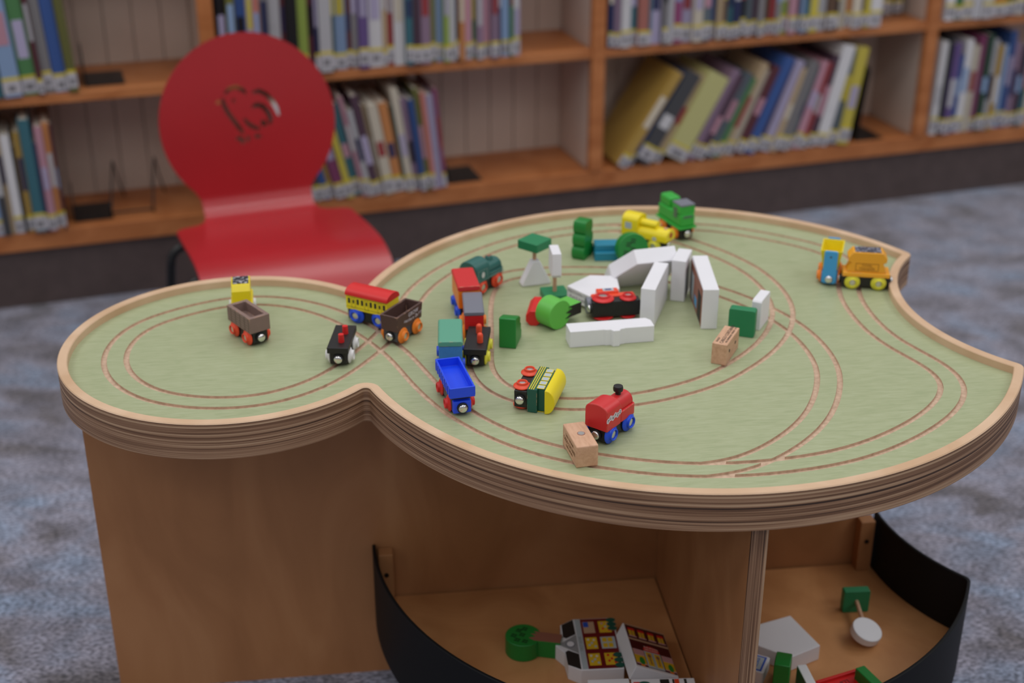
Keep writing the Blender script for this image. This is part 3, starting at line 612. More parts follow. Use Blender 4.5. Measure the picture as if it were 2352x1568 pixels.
# bookends and the empty wire stand
def bookend(s, z, b, label, face=1, h=0.13, lean=0.0):
    t = thing('bookend', label, 'bookend', sp(s, b, z), (0, 0, SA), 'black metal bookends')
    up = MB().prism(rrect(0, 0.11, 0, h, 0.014), 'x', -0.0012, 0.0012).build('upright', M_BLACKMETAL, t); up.rotation_euler = (0, lean, 0)
    MB().box(min(0, face * 0.08), max(0, face * 0.08), 0, 0.11, 0, 0.002).build('foot_plate', M_BLACKMETAL, t)
bookend(-0.926, Z2, 0.03, 'black metal bookend on the upper shelf left of the chair', 1, 0.07)
bookend(-0.985, Z1, 0.03, 'black metal bookend by the lower left books', 1, 0.06)
bookend(-0.146, Z1, 0.02, 'black metal bookend right of the lower row beside the chair', 1, 0.05, R(-10))
bookend(0.923, Z1, 0.01, 'tall black metal bookend right of the slanting books', 1, 0.19, R(6))
ws = thing('wire_stand', 'empty black wire book stand on the lower shelf left of the chair', 'book stand', sp(-0.845, 0.09, Z1), (0, 0, SA))
for x in (-0.045, 0.045):
    MB().tube([(x - 0.018, -0.035, 0.0035), (x - 0.010, 0.0, 0.05), (x, 0.03, 0.10), (x + 0.008, 0.05, 0.05), (x + 0.018, 0.075, 0.0035)], 0.002, 8).build('wire_leg', M_BLACKMETAL, ws, smooth=60)
    MB().tube([(x - 0.018, -0.035, 0.0035), (x - 0.018, -0.05, 0.0035), (x - 0.018, -0.055, 0.02)], 0.002, 8).build('wire_hook', M_BLACKMETAL, ws, smooth=60)
MB().tube([(-0.060, -0.034, 0.0035), (0.030, -0.034, 0.0035)], 0.002, 8).build('cross_wire', M_BLACKMETAL, ws, smooth=60)

# ------------------------------------------------------------------ toy trains
GZ = TOP_Z
ME_WHEEL = MB().lathe([(0, 0), (0.0098, 0), (0.0102, 0.0006), (0.0100, 0.0014), (0.0086, 0.0024), (0.0067, 0.0033), (0.0062, 0.0042), (0.0062, 0.0056), (0.0057, 0.0062), (0.0050, 0.0062), (0.0046, 0.0056), (0.0045, 0.0044), (0, 0.0044)], 'y', (0, 0, 0), 28).mesh('wheel', mat('wheel_base', C(200, 60, 40), 0.4), 35)
ME_CAPM = MB().lathe([(0, 0.0050), (0.0030, 0.0049), (0.0044, 0.0045), (0.0045, 0.0043)], 'y', (0, 0, 0), 20).mesh('axle_cap', M_CAP, 60)
ME_MAG = MB().lathe([(0.0046, 0), (0.0050, 0.0006), (0.0049, 0.0016), (0.0040, 0.0026), (0.0022, 0.0032), (0, 0.0034)], 'x', (0, 0, 0), 24).mesh('magnet', M_CHROME, 60)
ME_COLLAR = MB().lathe([(0.0, 0), (0.0062, 0), (0.0062, 0.0022), (0.0052, 0.0028), (0, 0.0028)], 'x', (0, 0, 0), 24).mesh('magnet_collar', M_BLACK, 35)
def running_gear(t, L, wheel_m, chassis_m, wb=0.034, wr=1.0, cw=0.0205, collar=True, zc=(0.0035, 0.0185)):
    """chassis block, four wheels with axle caps, a magnet at each end (x is forward)"""
    box_part('chassis', chassis_m, t, (-L / 2, L / 2, -cw / 2, cw / 2, zc[0], zc[1]), 0.0012)
    for x in (-wb / 2, wb / 2):
        for sg in (-1, 1):
            w_ = inst(ME_WHEEL, 'wheel', t, (x, sg * (cw / 2 + 0.0004), 0.0102 * wr), (0, 0, 0) if sg > 0 else (0, 0, PI), (wr, 1, wr), wheel_m)
            inst(ME_CAPM, 'axle_cap', w_, (0, 0, 0))
    for sg in (-1, 1):
        rz = 0 if sg > 0 else PI
        if collar:
            c_ = inst(ME_COLLAR, 'magnet_collar', t, (sg * L / 2, 0, 0.0108), (0, 0, rz)); inst(ME_MAG, 'magnet', c_, (0.0022, 0, 0))
        else: inst(ME_MAG, 'magnet', t, (sg * L / 2, 0, 0.0108), (0, 0, rz))
def vehicle(name, label, cat, xy, ang, wheel_m, chassis_m=M_BLACK, L=0.058, wb=0.034, z=0.0, **kw):
    t = thing(name, label, cat, (xy[0], xy[1], GZ + z), (0, 0, R(ang)), 'toy trains on the green table')
    running_gear(t, L, wheel_m, chassis_m, wb, **kw); return t
def arch(w, z0, zs, zt, n=10):
    """cross-section (y,z): straight sides up to zs, arched top reaching zt"""
    P = [(-w / 2, z0), (w / 2, z0), (w / 2, zs)]
    for i in range(1, n): a = PI * i / n; P.append((w / 2 * math.cos(a), zs + (zt - zs) * math.sin(a)))
    return P + [(-w / 2, zs)]
# taupe open wagon
t = vehicle('open_wagon', 'taupe open toy wagon with orange-red wheels on the small lobe', 'toy wagon', (-0.3235, 1.5555), -51, M_ORANGERED, L=0.052, wb=0.032)
MB().obox(0.056, 0.028, 0.0185, 0.039, 0.0050, 0.026).build('wagon_body', M_TAUPE, t, 0.0008)
mb = MB()
for k in range(5): mb.box(-0.026, 0.026, -0.01415, -0.01395, 0.0215 + 0.0033 * k, 0.0218 + 0.0033 * k)
for x in (-0.018, -0.007, 0.004, 0.015, 0.025): mb.box(x, x + 0.0006, -0.01418, -0.01392, 0.0195, 0.038)
mb.build('plank_print', M_TAUPELINE, t)['kind'] = 'stuff'
# yellow coal tender behind it
def tender(name, label, xy, ang, body_m, wheel_m, coal_m, words=None):
    t = vehicle(name, label, 'toy wagon', xy, ang, wheel_m, L=0.062)
    MB().frustum((-0.031, 0.031, -0.0140, 0.0140, 0.0185), (-0.0305, 0.0305, -0.0135, 0.0135, 0.0245)).build('base_plate', body_m, t, 0.0010)
    prof = [(-0.026, 0.0245), (0.026, 0.0245), (0.0205, 0.0375), (0.0248, 0.0390), (0.0254, 0.0450), (0.0190, 0.0525), (-0.0190, 0.0525), (-0.0254, 0.0450), (-0.0248, 0.0390), (-0.0205, 0.0375)]
    MB().prism(prof, 'y', -0.0115, 0.0115).build('hopper_body', body_m, t, 0.0010)
    MB().box(-0.0170, 0.0170, -0.0098, 0.0098, 0.0524, 0.0530).build('coal_print', coal_m, t)
    if words:
        fr = MB()
        for a in ((-0.015, 0.015, 0.0270, 0.0276), (-0.015, 0.015, 0.0368, 0.0374)): fr.box(a[0], a[1], -0.01175, -0.0114, a[2], a[3])
        for x in (-0.015, 0.0144): fr.box(x, x + 0.0006, -0.01175, -0.0114, 0.0270, 0.0374)
        fr.build('plate_frame', words[2], t)
        text(words[0], 0.0052, words[2], t, (0, -0.01165, 0.0342), (R(90), 0, 0)); text(words[1], 0.0044, words[2], t, (0, -0.01165, 0.0298), (R(90), 0, 0))
    return t
t = vehicle('coal_tender', 'yellow toy coal tender with white wheels behind the taupe wagon', 'toy wagon', (-0.3440, 1.6250), -80, M_WHITEWHEEL, L=0.044, wb=0.024)
MB().frustum((-0.0240, 0.0240, -0.0140, 0.0140, 0.0185), (-0.0235, 0.0235, -0.0135, 0.0135, 0.0250)).build('base_plate', M_YELLOW, t, 0.0010)
MB().prism([(-0.0210, 0.0250), (0.0210, 0.0250), (0.0190, 0.0400), (0.0130, 0.0475), (-0.0140, 0.0475), (-0.0190, 0.0400)], 'y', -0.0118, 0.0118).build('hopper_body', M_YELLOW, t, 0.0010)
MB().box(-0.0125, 0.0115, -0.0100, 0.0100, 0.0474, 0.0479).build('coal_print', M_COAL, t)
tender('coal_tender', 'amber toy coal tender with lemon wheels against the right rim', (0.4715, 1.7160), -8.5, M_AMBER, M_LEMON, M_COALGREY, ('COAL', 'TRANSFER', mat('print_dark_amber', C(150, 96, 20), 0.5)))
# flat wagons with pegs
def flat(label, xy, ang, wheel_m, peg_m, pegs, round_top, W=0.0255):
    t = vehicle('flat_wagon', label, 'toy wagon', xy, ang, wheel_m, M_BLACK, L=0.058, collar=True)
    box_part('deck', M_BLACK, t, (-0.0325, 0.0325, -W / 2, W / 2, 0.0186, 0.0262), 0.0008)
    for x, y in pegs:
        pr = [(0, 0), (0.0036, 0), (0.0033, 0.0100), (0, 0.0100)] if not round_top else [(0, 0), (0.0036, 0), (0.0036, 0.0085), (0.0032, 0.0105), (0.0020, 0.0118), (0, 0.0122)]
        MB().lathe(pr, 'z', (x, y, 0.0262), 18).build('peg', peg_m, t, smooth=50)
flat('black toy flat wagon with white wheels and two red pegs', (-0.2035, 1.5045), -93, M_WHITEWHEEL, M_BRIGHTRED, ((-0.0085, 0.003), (0.0150, 0.002)), False)
flat('black toy flat wagon with lemon wheels and orange pegs', (-0.0415, 1.5010), -94, M_LEMON, M_ORANGERED, ((-0.0130, 0.001), (0.0120, 0.0045)), True, 0.0270)
# red-roofed yellow coach
t = vehicle('passenger_coach', 'yellow toy coach with red arched roof and blue wheels', 'toy coach', (-0.1755, 1.6010), -28, M_BLUE, L=0.062, wr=1.1)
box_part('coach_body', M_YELLOW, t, (-0.031, 0.031, -0.0135, 0.0135, 0.0186, 0.0375), 0.0006)
MB().prism(arch(0.0300, 0.0375, 0.0395, 0.0475), 'x', -0.0315, 0.0315).build('roof', M_BRIGHTRED, t, 0.0006, 35)
for sg in (-1, 1):
    for k in range(9):
        x = -0.0260 + 0.0065 * k; dr = k in (1, 4, 7)
        MB().prism(rrect(x - (0.0013 if dr else 0.0017), x + (0.0013 if dr else 0.0017), 0.0275 if dr else 0.0268, 0.0325 if dr else 0.0340, 0.0008, 3), 'y', sg * 0.01350, sg * 0.01362).build('window', M_INK, t)
        if dr:
            fr = MB()
            for a in ((x - 0.0030, x - 0.0027, 0.0215, 0.0345), (x + 0.0027, x + 0.0030, 0.0215, 0.0345), (x - 0.0030, x + 0.0030, 0.0215, 0.0218), (x - 0.0030, x + 0.0030, 0.0342, 0.0345)): fr.box(a[0], a[1], min(sg * 0.01350, sg * 0.01360), max(sg * 0.01350, sg * 0.01360), a[2], a[3])
            fr.build('door_outline', M_INK, t)
    for z in (0.0222, 0.0358): box_part('trim_line', M_INK, t, (-0.030, 0.030, min(sg * 0.0135, sg * 0.01358), max(sg * 0.0135, sg * 0.01358), z, z + 0.0003))
# dark brown wagon
t = vehicle('open_wagon', 'dark brown open toy wagon with orange wheels and white lettering', 'toy wagon', (-0.1360, 1.5600), 61, M_ORANGE, M_DARKGREY, L=0.050, wb=0.031)
MB().obox(0.057, 0.0255, 0.0180, 0.0385, 0.0028, 0.0215, 0.0012).build('wagon_body', M_BROWN, t, 0.0006)
wl = mat('lettering_white', C(214, 208, 216), 0.5)
text('GROW', 0.0076, wl, t, (0.0070, -0.01285, 0.0325), (R(94), 0, 0), sx=0.9)
st = 'southern Dairy'
for i, ch in enumerate(st):
    if ch == ' ': continue
    q = (i - 6.5) / 6.5; text(ch, 0.0068, wl, t, (0.0060 + 0.0185 * q, -0.01270, 0.0258 + 0.0022 * q * q), (R(94), R(-14) * q, 0), sx=0.75)
# box wagons
def boxwagon(label, xy, ang, roof_m, body_m, wheel_m, L, W, z1, zr, group=None, chass=M_BLACK):
    t = vehicle('box_wagon', label, 'toy wagon', xy, ang, wheel_m, chass, L=L - 0.006)
    box_part('wagon_body', body_m, t, (-L / 2 + 0.001, L / 2 - 0.001, -W / 2 + 0.0008, W / 2 - 0.0008, 0.0186, z1), 0.0008)
    MB().prism(rrect(-W / 2, W / 2, z1, zr, (zr - z1) * 0.42, 4), 'x', -L / 2, L / 2).build('roof', roof_m, t, 0.0010)
    return t
t = boxwagon('orange toy wagon with red roof and blue wheels beside the dark green engine', (-0.0590, 1.6325), -80, M_RED, M_ORANGE, M_BLUE, 0.062, 0.0290, 0.0425, 0.0490)
t = boxwagon('red toy wagon with slate grey roof and orange wheels', (-0.0480, 1.5690), -86, M_SLATE, M_BRIGHTRED, M_ORANGE, 0.062, 0.0250, 0.0375, 0.0425)
t = boxwagon('steel-blue toy wagon with sea-green roof and blue wheels', (-0.0725, 1.4810), -87.5, M_SEA, M_STEELBLUE, M_BLUE, 0.064, 0.0290, 0.0390, 0.0455)
# blue open wagon
t = vehicle('open_wagon', 'bright blue plastic open toy wagon with red wheels', 'toy wagon', (-0.0640, 1.3890), -75, M_BRIGHTRED, M_DEEPBLUE, L=0.072, wb=0.040, wr=0.95)
MB().obox(0.077, 0.0285, 0.0240, 0.0365, 0.0022, 0.0265).build('wagon_body', M_DEEPBLUE, t, 0.0006)
mb = MB()
for sg in (-1, 1):
    for k in range(9): x = -0.034 + 0.0085 * k; mb.box(x, x + 0.002, min(sg * 0.0142, sg * 0.0149), max(sg * 0.0142, sg * 0.0149), 0.0250, 0.0350)
mb.build('side_rib', M_DEEPBLUE, t)['kind'] = 'stuff'
box_part('underframe', M_DARKGREY, t, (-0.030, 0.030, -0.0110, 0.0110, 0.0050, 0.0200), 0.0008)
# red engine with the funnel
t = vehicle('toy_engine', 'red toy engine with blue wheels and black funnel near the front rim', 'toy engine', (0.1060, 1.3150), 53, M_BLUE, L=0.052, wb=0.034, wr=1.12)
MB().prism(arch(0.0285, 0.0180, 0.0400, 0.0475), 'x', -0.0285, -0.0020).build('cab', M_RED, t, 0.0009, 35)
MB().prism(rrect(-0.0022, 0.0285, -0.0135, 0.0135, 0.004, 4), 'z', 0.0180, 0.0305).build('running_plate', M_RED, t, 0.0006, 35)
MB().prism(arch(0.0215, 0.0300, 0.0325, 0.0430), 'x', -0.0022, 0.0275).build('boiler', M_RED, t, 0.0015, 35)
fn = MB().lathe([(0, 0.040), (0.0030, 0.040), (0.0030, 0.0455), (0.0052, 0.0470), (0.0056, 0.0500), (0.0050, 0.0525), (0, 0.0528)], 'z', (0.0130, 0, 0), 20).build('funnel', M_BLACK, t, smooth=40)
hw = mat('hex_white', C(216, 206, 214), 0.5)
for i, ch in enumerate('PLAYZZ'):
    x = -0.0268 + 0.0045 * i; z = 0.0322 + (0.0010 if i % 2 else -0.0008)
    hx = MB().prism([(x + 0.0032 * math.cos(R(60 * k + 30)), z + 0.0034 * math.sin(R(60 * k + 30))) for k in range(6)], 'y', -0.01425, -0.01440).build('letter_tile', hw, t)
    text(ch, 0.0044, M_INK, t, (x, -0.01446, z), (R(90), 0, 0), sx=0.9)
# dark green engine at the back of the inner loop
t = vehicle('toy_engine', 'dark teal-green toy engine with orange-red wheels behind the red-roofed wagon', 'toy engine', (-0.0395, 1.7075), 53, M_ORANGERED, L=0.056, wr=1.15)
MB().prism(arch(0.0290, 0.0190, 0.0360, 0.0480), 'x', -0.0300, -0.0020).build('cab', M_TEALGREEN, t, 0.0009, 35)
MB().prism(rrect(-0.0022, 0.0300, -0.0135, 0.0135, 0.005, 4), 'z', 0.0190, 0.0270).build('running_plate', M_TEALGREEN, t, 0.0006, 35)
MB().prism(arch(0.0230, 0.0265, 0.0290, 0.0390), 'x', -0.0022, 0.0285).build('boiler', M_TEALGREEN, t, 0.002, 35)
MB().lathe([(0, 0.036), (0.0062, 0.036), (0.0050, 0.0415), (0.0036, 0.0435), (0, 0.0437)], 'z', (0.0140, 0, 0), 18).build('steam_dome', M_TEALGREEN, t, smooth=50)
MB().cyl((0.0140, 0, 0.0434), 0.0028, 0.0006).build('dome_cap', M_PBROWN, t)
pl = mat('print_pale_green', C(112, 144, 138), 0.5)
MB().prism([(-0.016 + 0.0032 * math.cos(R(20 * k)), 0.0290 + 0.0042 * math.sin(R(20 * k))) for k in range(18)], 'y', -0.01450, -0.01462).build('number_plate', mat('plate_white', C(206, 210, 206), 0.5), t)
fr = MB(); fr.box(-0.026, -0.0072, -0.0146, -0.0144, 0.0355, 0.0362); fr.box(-0.026, 0.029, -0.0146, -0.0134, 0.0215, 0.0221); fr.box(-0.0079, -0.0072, -0.0146, -0.0144, 0.0250, 0.0362); fr.box(-0.0266, -0.0259, -0.0146, -0.0144, 0.0215, 0.0362); fr.box(-0.0075, 0.029, -0.01362, -0.01345, 0.0245, 0.0250)
fr.build('lining', pl, t)
# yellow engine at the back
t = vehicle('toy_engine', 'yellow toy engine with red nose plate at the back of the table', 'toy engine', (0.1930, 1.8560), -33, M_LEMON, L=0.062)
MB().prism(arch(0.0290, 0.0180, 0.0410, 0.0490, 8), 'x', -0.0350, -0.0095).build('cab', M_YELLOW, t, 0.0009, 35)
MB().prism([(y, z) for y, z in arch(0.0280, 0.0180, 0.0245, 0.0345, 8)], 'x', -0.0100, 0.0370).build('boiler', M_YELLOW, t, 0.0009, 35)
MB().prism([(0.0075 * math.cos(R(24 * k)), 0.0375 + 0.0052 * math.sin(R(24 * k))) for k in range(15)], 'x', -0.0100, 0.0160).build('steam_tank', M_YELLOW, t, 0.0006, 40)
MB().cyl((0.0369, 0, 0.0265), 0.0040, 0.0008, 'x').build('nose_plate', mat('print_brick', C(170, 56, 40), 0.5), t)
for sg in (-1, 1):
    MB().prism(rrect(-0.0290, -0.0185, 0.0290, 0.0385, 0.001, 2), 'y', sg * 0.0145, sg * 0.01462).build('window', M_PGREY, t)
    MB().prism([(0.018 + 0.0032 * math.cos(R(20 * k)), 0.0215 + 0.0028 * math.sin(R(20 * k))) for k in range(18)], 'y', sg * 0.0140, sg * 0.01412).build('badge', M_PGREY, t)
MB().cyl((0.0285, 0, 0.0335), 0.0030, 0.0016).build('filler_cap', M_BEECH, t)
# green diesel engine behind it
t = vehicle('toy_engine', 'bright green toy diesel with grey cab roof nearest the rear rim', 'toy engine', (0.2395, 1.9120), -66, M_ORANGE, L=0.062)
MB().prism(rrect(-0.0350, 0.0350, -0.0150, 0.0150, 0.003, 3), 'z', 0.0186, 0.0218).build('skirt', M_GRASS, t, 0.0008)
MB().box(-0.0330, 0.0330, -0.0120, 0.0120, 0.0216, 0.0400).build('engine_body', M_GRASS, t, 0.0025)
MB().prism(rrect(-0.0125, 0.0125, 0.0390, 0.0530, 0.004, 4), 'x', 0.0080, 0.0310).build('cab', M_GRASS, t, 0.0010)
MB().box(-0.0330, -0.0040, -0.0100, 0.0100, 0.0390, 0.0545).build('bonnet', M_GRASS, t, 0.0040, None, 3)
MB().prism(rrect(-0.0118, 0.0118, 0.0525, 0.0552, 0.001, 3), 'x', 0.0070, 0.0320).build('cab_roof', M_SLATE, t, 0.0006)
for sg in (-1, 1): MB().box(0.0130, 0.0230, min(sg * 0.0125, sg * 0.01262), max(sg * 0.0125, sg * 0.01262), 0.0330, 0.0490).build('window', mat('window_grey', C(78, 108, 88), 0.4), t)
MB().box(0.0330, 0.0332, -0.008, 0.008, 0.0350, 0.0385).build('windscreen', MATS['window_grey'], t)
# blue and yellow tipper
t = thing('tipper_wagon', 'toy tipper wagon with yellow bin between blue end plates', 'toy wagon', (0.4310, 1.7420, GZ), (0, 0, R(-106)), 'toy trains on the green table')
running_gear(t, 0.048, M_ORANGE, M_SKY, 0.026)
for sg in (-1, 1):
    ep = MB().prism(rrect(-0.0088, 0.0088, 0.0040, 0.0500, 0.003, 4), 'x', min(sg * 0.0238, sg * 0.0275), max(sg * 0.0238, sg * 0.0275)).build('end_plate', M_SKY, t, 0.0008)
    MB().cyl((sg * 0.0272, 0, 0.0420), 0.0014, sg * 0.0005, 'x', 12).build('pivot_pin', M_DARKGREY, ep)
    inst(ME_MAG, 'magnet', t, (sg * 0.0290, 0, 0.0110), (0, 0, 0 if sg > 0 else PI))
MB().obox(0.0450, 0.0290, 0.0200, 0.0490, 0.0018, 0.0225, 0.0050).build('tipping_bin', M_YELLOW, t, 0.0005)
# coach lying on its side
t = thing('passenger_coach', 'green and yellow toy coach tipped over on its side', 'toy coach', (0.0060, 1.3960, GZ + 0.0146), (0, 0, R(75)), 'toy trains on the green table')
tip = bpy.data.objects.new('tipped_frame', None)
bpy.data.objects.remove(tip)
t.rotation_euler = (Matrix.Rotation(R(75), 4, 'Z') @ Matrix.Rotation(R(90), 4, 'X')).to_euler()
running_gear(t, 0.056, M_ORANGERED, M_BLACK, 0.034)
# after the roll: local +z points away from the wheels along the table, local y is vertical
box_part('body_lower', M_BOTTLE, t, (-0.0290, 0.0290, -0.0145, 0.0145, 0.0186, 0.0300), 0.0006)
box_part('body_upper', M_BOTTLE, t, (-0.0240, 0.0240, -0.0142, 0.0142, 0.0300, 0.0385), 0.0006)
MB().prism(arch(0.0290, 0.0385, 0.0405, 0.0500), 'x', -0.0290, 0.0290).build('roof', M_YELLOW, t, 0.0008, 35)
sides = (1, -1)
for sg in sides:
    for k in range(3): box_part('stripe', M_YELLOW, t, (-0.0285, 0.0285, min(sg * 0.0145, sg * 0.01462), max(sg * 0.0145, sg * 0.01462), 0.0205 + 0.0024 * k, 0.0215 + 0.0024 * k))
    for k in range(5):
        x = -0.0205 + 0.0102 * k
        wf = MB().prism(rrect(x - 0.0042, x + 0.0042, 0.0285, 0.0370, 0.0004, 2), 'y', sg * 0.0142, sg * 0.01464).build('window_frame', M_YELLOW, t)
        MB().prism(rrect(x - 0.0034, x + 0.0034, 0.0293, 0.0362, 0.0003, 2), 'y', sg * 0.0142, sg * 0.01468).build('pane', M_PGREY, wf)
# black and red engine lying on its side inside the ring of blocks
t = thing('toy_engine', 'black and red toy engine lying on its side among the white blocks', 'toy engine', (0.1330, 1.6050, GZ + 0.0150), (0, 0, 0), 'toy trains on the green table')
t.rotation_euler = (Matrix.Rotation(R(9), 4, 'Z') @ Matrix.Rotation(R(-90), 4, 'X')).to_euler()
# after this roll local +z points to the back of the table, local -y points up
running_gear(t, 0.062, M_BRIGHTRED, M_BLACK, 0.032, 1.05, 0.0215, zc=(0.0045, 0.0185))
MB().prism(rrect(-0.0290, 0.0280, -0.0120, 0.0120, 0.003, 3), 'z', 0.0186, 0.0290).build('engine_body', M_ORANGERED, t, 0.0010)
MB().box(-0.0200, 0.0080, -0.0145, 0.0145, 0.0270, 0.0390).build('cab', M_ORANGERED, t, 0.0010)
MB().cyl((-0.036, 0, 0.0200), 0.0105, 0.0080, 'x', 24).build('smokebox', M_SLATE, t, 0.0006, 40)
MB().box(-0.0120, 0.0020, -0.0150, -0.0144, 0.0290, 0.0370).build('side_print', M_PGREY, t)
for o_ in t.children:
    if o_.name.startswith('wheel') and o_.location.x < 0: o_.scale = (1.38, 1, 1.38); o_.location.z = 0.0125
MB().box(-0.0090, -0.0010, -0.0152, -0.0149, 0.0310, 0.0350).build('side_emblem', mat('print_indigo', C(66, 50, 120), 0.5), t)

# ------------------------------------------------------------------ cargo blocks
t = thing('cargo_block', 'plain beech cargo block with a steel disc on top beside the red engine', 'toy block', (0.0715, 1.2695, GZ), (0, 0, R(-76)), 'wooden cargo blocks')
box_part('block', M_BEECH, t, (-0.0262, 0.0262, -0.0118, 0.0118, 0, 0.0250), 0.0014)
dk = MB().cyl((-0.001, 0.001, 0.0249), 0.0043, 0.0003).build('magnet_recess', M_PBROWN, t); MB().cyl((-0.001, 0.001, 0.02505), 0.0036, 0.0003).build('steel_disc', M_CAP, dk)
for z, s_ in ((0.0185, 0.0040), (0.0125, 0.0060), (0.0070, 0.0034)): text('CARGO CONTAINER', s_, mat('print_faded', C(120, 84, 56), 0.6), t, (0, -0.01188, z), (R(90), 0, 0), sx=0.75)
t = thing('cargo_block', 'beech cargo block with black printed lettering beside the green square', 'toy block', (0.2560, 1.5060, GZ), (0, 0, R(66)), 'wooden cargo blocks')
box_part('block', M_BEECH, t, (-0.0270, 0.0270, -0.0092, 0.0092, 0, 0.0270), 0.0008)
text('CARGO CONTAINER', 0.0062, M_INK, t, (0.0035, -0.0008, 0.02708), (0, 0, 0), sx=0.92)
text('RECOMMENDED  WEIGHT  24 T', 0.0034, M_INK, t, (0.0035, -0.0056, 0.02708), (0, 0, 0), sx=0.95)
text('SEALED', 0.0036, M_INK, t, (-0.0155, 0.0052, 0.02708), (0, 0, 0))
for x in (-0.0150, 0.0105): MB().cyl((x, -0.0091, 0.0150), 0.0021, -0.0004, 'y', 12).build('pin_hole', M_INK, t)

# ------------------------------------------------------------------ trees, signs and other pieces on the table
def slab(name, label, cat, poly, thick, m, loc, rot, bevel=0.0012, group=None, pname='block'):
    """a board cut from thick wood: outline in local (x,z), thickness along y"""
    t = thing(name, label, cat, loc, rot, group); MB().prism(poly, 'y', -thick / 2, thick / 2).build(pname, m, t, bevel, 30); return t
def tree_outline(w, h, lobes=3, n=7):
    P = [(w / 2, 0)]
    for i in range(lobes):
        z0 = h * i / lobes; z1 = h * (i + 1) / lobes; ww = w / 2 * (1 - 0.13 * i)
        for k in range(n + 1):
            a = -PI / 2 + PI * k / n; P.append((ww * (0.70 + 0.30 * math.cos(a)), (z0 + z1) / 2 + (z1 - z0) / 2 * math.sin(a)))
    P = [p for p in P if p[1] > 0.0006] ; P = [(w * 0.42, 0)] + P
    return P + [(-x, z) for x, z in reversed(P)]
slab('toy_tree', 'dark green layered toy tree standing at the back of the ring', 'toy tree', tree_outline(0.0330, 0.0550), 0.0190, M_LEAF, (0.0990, 1.8230, GZ), (0, 0, R(62)))
half_tree = [(-0.0200, 0), (0.0200, 0), (0.0205, 0.010), (0.0160, 0.016), (0.0165, 0.021), (0.0110, 0.027), (0.0112, 0.032), (0.0020, 0.0400), (-0.0200, 0.0400)]
slab('toy_tree', 'dark green notched toy tree piece right of the black peg wagon', 'toy tree', [(-0.019, 0), (0.018, 0), (0.019, 0.010), (0.015, 0.013), (0.0155, 0.020), (0.0105, 0.023), (0.011, 0.030), (0.004, 0.0345), (-0.014, 0.0395), (-0.019, 0.0395)], 0.0210, M_LEAF, (-0.0020, 1.5440, GZ), (0, 0, R(79)))
# round lime tree lying on its side, trunk to the right
t = thing('toy_tree', 'lime green round toy tree lying with its black trunk end forward', 'toy tree', (0.0512, 1.5903, GZ), (0, 0, R(43)))
cr_ = MB().cyl((0, -0.0130, 0.0192), 0.0192, 0.0250, 'y', 40).build('crown', M_LIME, t, 0.0008, 35)
MB().box(0.0140, 0.0370, -0.0130, 0.0120, 0.0110, 0.0265).build('trunk', M_LIME, t, 0.0008)
MB().prism([(0.0371, 0.0112), (0.0371, 0.0263), (0.0150, 0.0263), (0.0215, 0.0222), (0.0100, 0.0190), (0.0200, 0.0158), (0.0090, 0.0112)], 'y', -0.0136, -0.0132).build('trunk_print', M_BLACK, t)
# red roof piece next to it
t = thing('red_piece', 'small red octagonal toy piece leaning behind the lime tree', 'toy piece', (0.0300, 1.6130, GZ), (0, 0, R(82)))
MB().prism([(0.0105 * math.cos(R(45 * k + 22.5)), 0.0100 + 0.0108 * math.sin(R(45 * k + 22.5))) for k in range(8)], 'x', -0.0230, 0.0240).build('block', M_BRIGHTRED, t, 0.0008)
for x in (-0.014, -0.002, 0.010): MB().box(x, x + 0.006, -0.0112, -0.0104, 0.0085, 0.0135).build('slot', mat('dark_red', C(150, 30, 28), 0.5), t)
# teal block and the round green tree behind the ring
t = thing('teal_block', 'small teal stepped toy block behind the white ring', 'toy block', (0.1340, 1.8200, GZ), (0, 0, R(2)))
box_part('lower_step', M_TEAL, t, (-0.0190, 0.0190, -0.0150, 0.0150, 0, 0.0120), 0.0008); box_part('upper_step', M_TEAL, t, (-0.0185, 0.0190, -0.0080, 0.0150, 0.0120, 0.0210), 0.0008)
def round_tree(label, loc, rot, r, th, trunk, m=M_LEAF, leaf_print=True, trunk_m=None):
    t = thing('toy_tree', label, 'toy tree', loc, rot)
    MB().cyl((0, 0, 0), r, th, 'z', 40).build('crown', m, t, 0.0010, 35)
    if trunk: MB().box(r * 0.75, r + trunk, -r * 0.40, r * 0.40, 0, th).build('trunk', m, t, 0.0008)
    if trunk_m:
        MB().prism([(r + trunk, -r * 0.39), (r + trunk, r * 0.39), (r * 0.55, r * 0.42), (r * 0.75, r * 0.22), (r * 0.4, r * 0.18), (r * 0.72, -r * 0.02), (r * 0.35, -r * 0.2), (r * 0.7, -r * 0.39)], 'z', th, th + 0.0003).build('trunk_print', trunk_m, t)
    if leaf_print:
        mb = MB()
        for (x, y) in ((-0.3, 0.35), (-0.5, -0.15), (0.0, 0.55), (-0.05, 0.0), (-0.25, -0.5), (0.2, -0.55)):
            for k in range(4):
                a = R(90 * k + 30); cx, cy = r * x + 0.0026 * math.cos(a), r * y + 0.0026 * math.sin(a)
                mb.prism([(cx + 0.0020 * math.cos(R(60 * q)), cy + 0.0013 * math.sin(R(60 * q))) for q in range(6)], 'z', th, th + 0.0003)
        o = mb.build('leaf_print', mat('leaf_ink', C(10, 56, 24), 0.5), t); o['kind'] = 'stuff'
    return t
round_tree('dark green round toy tree propped beside the teal block', (0.1630, 1.8000, GZ + 0.0226), (R(80), 0, R(16)), 0.0222, 0.0160, 0)
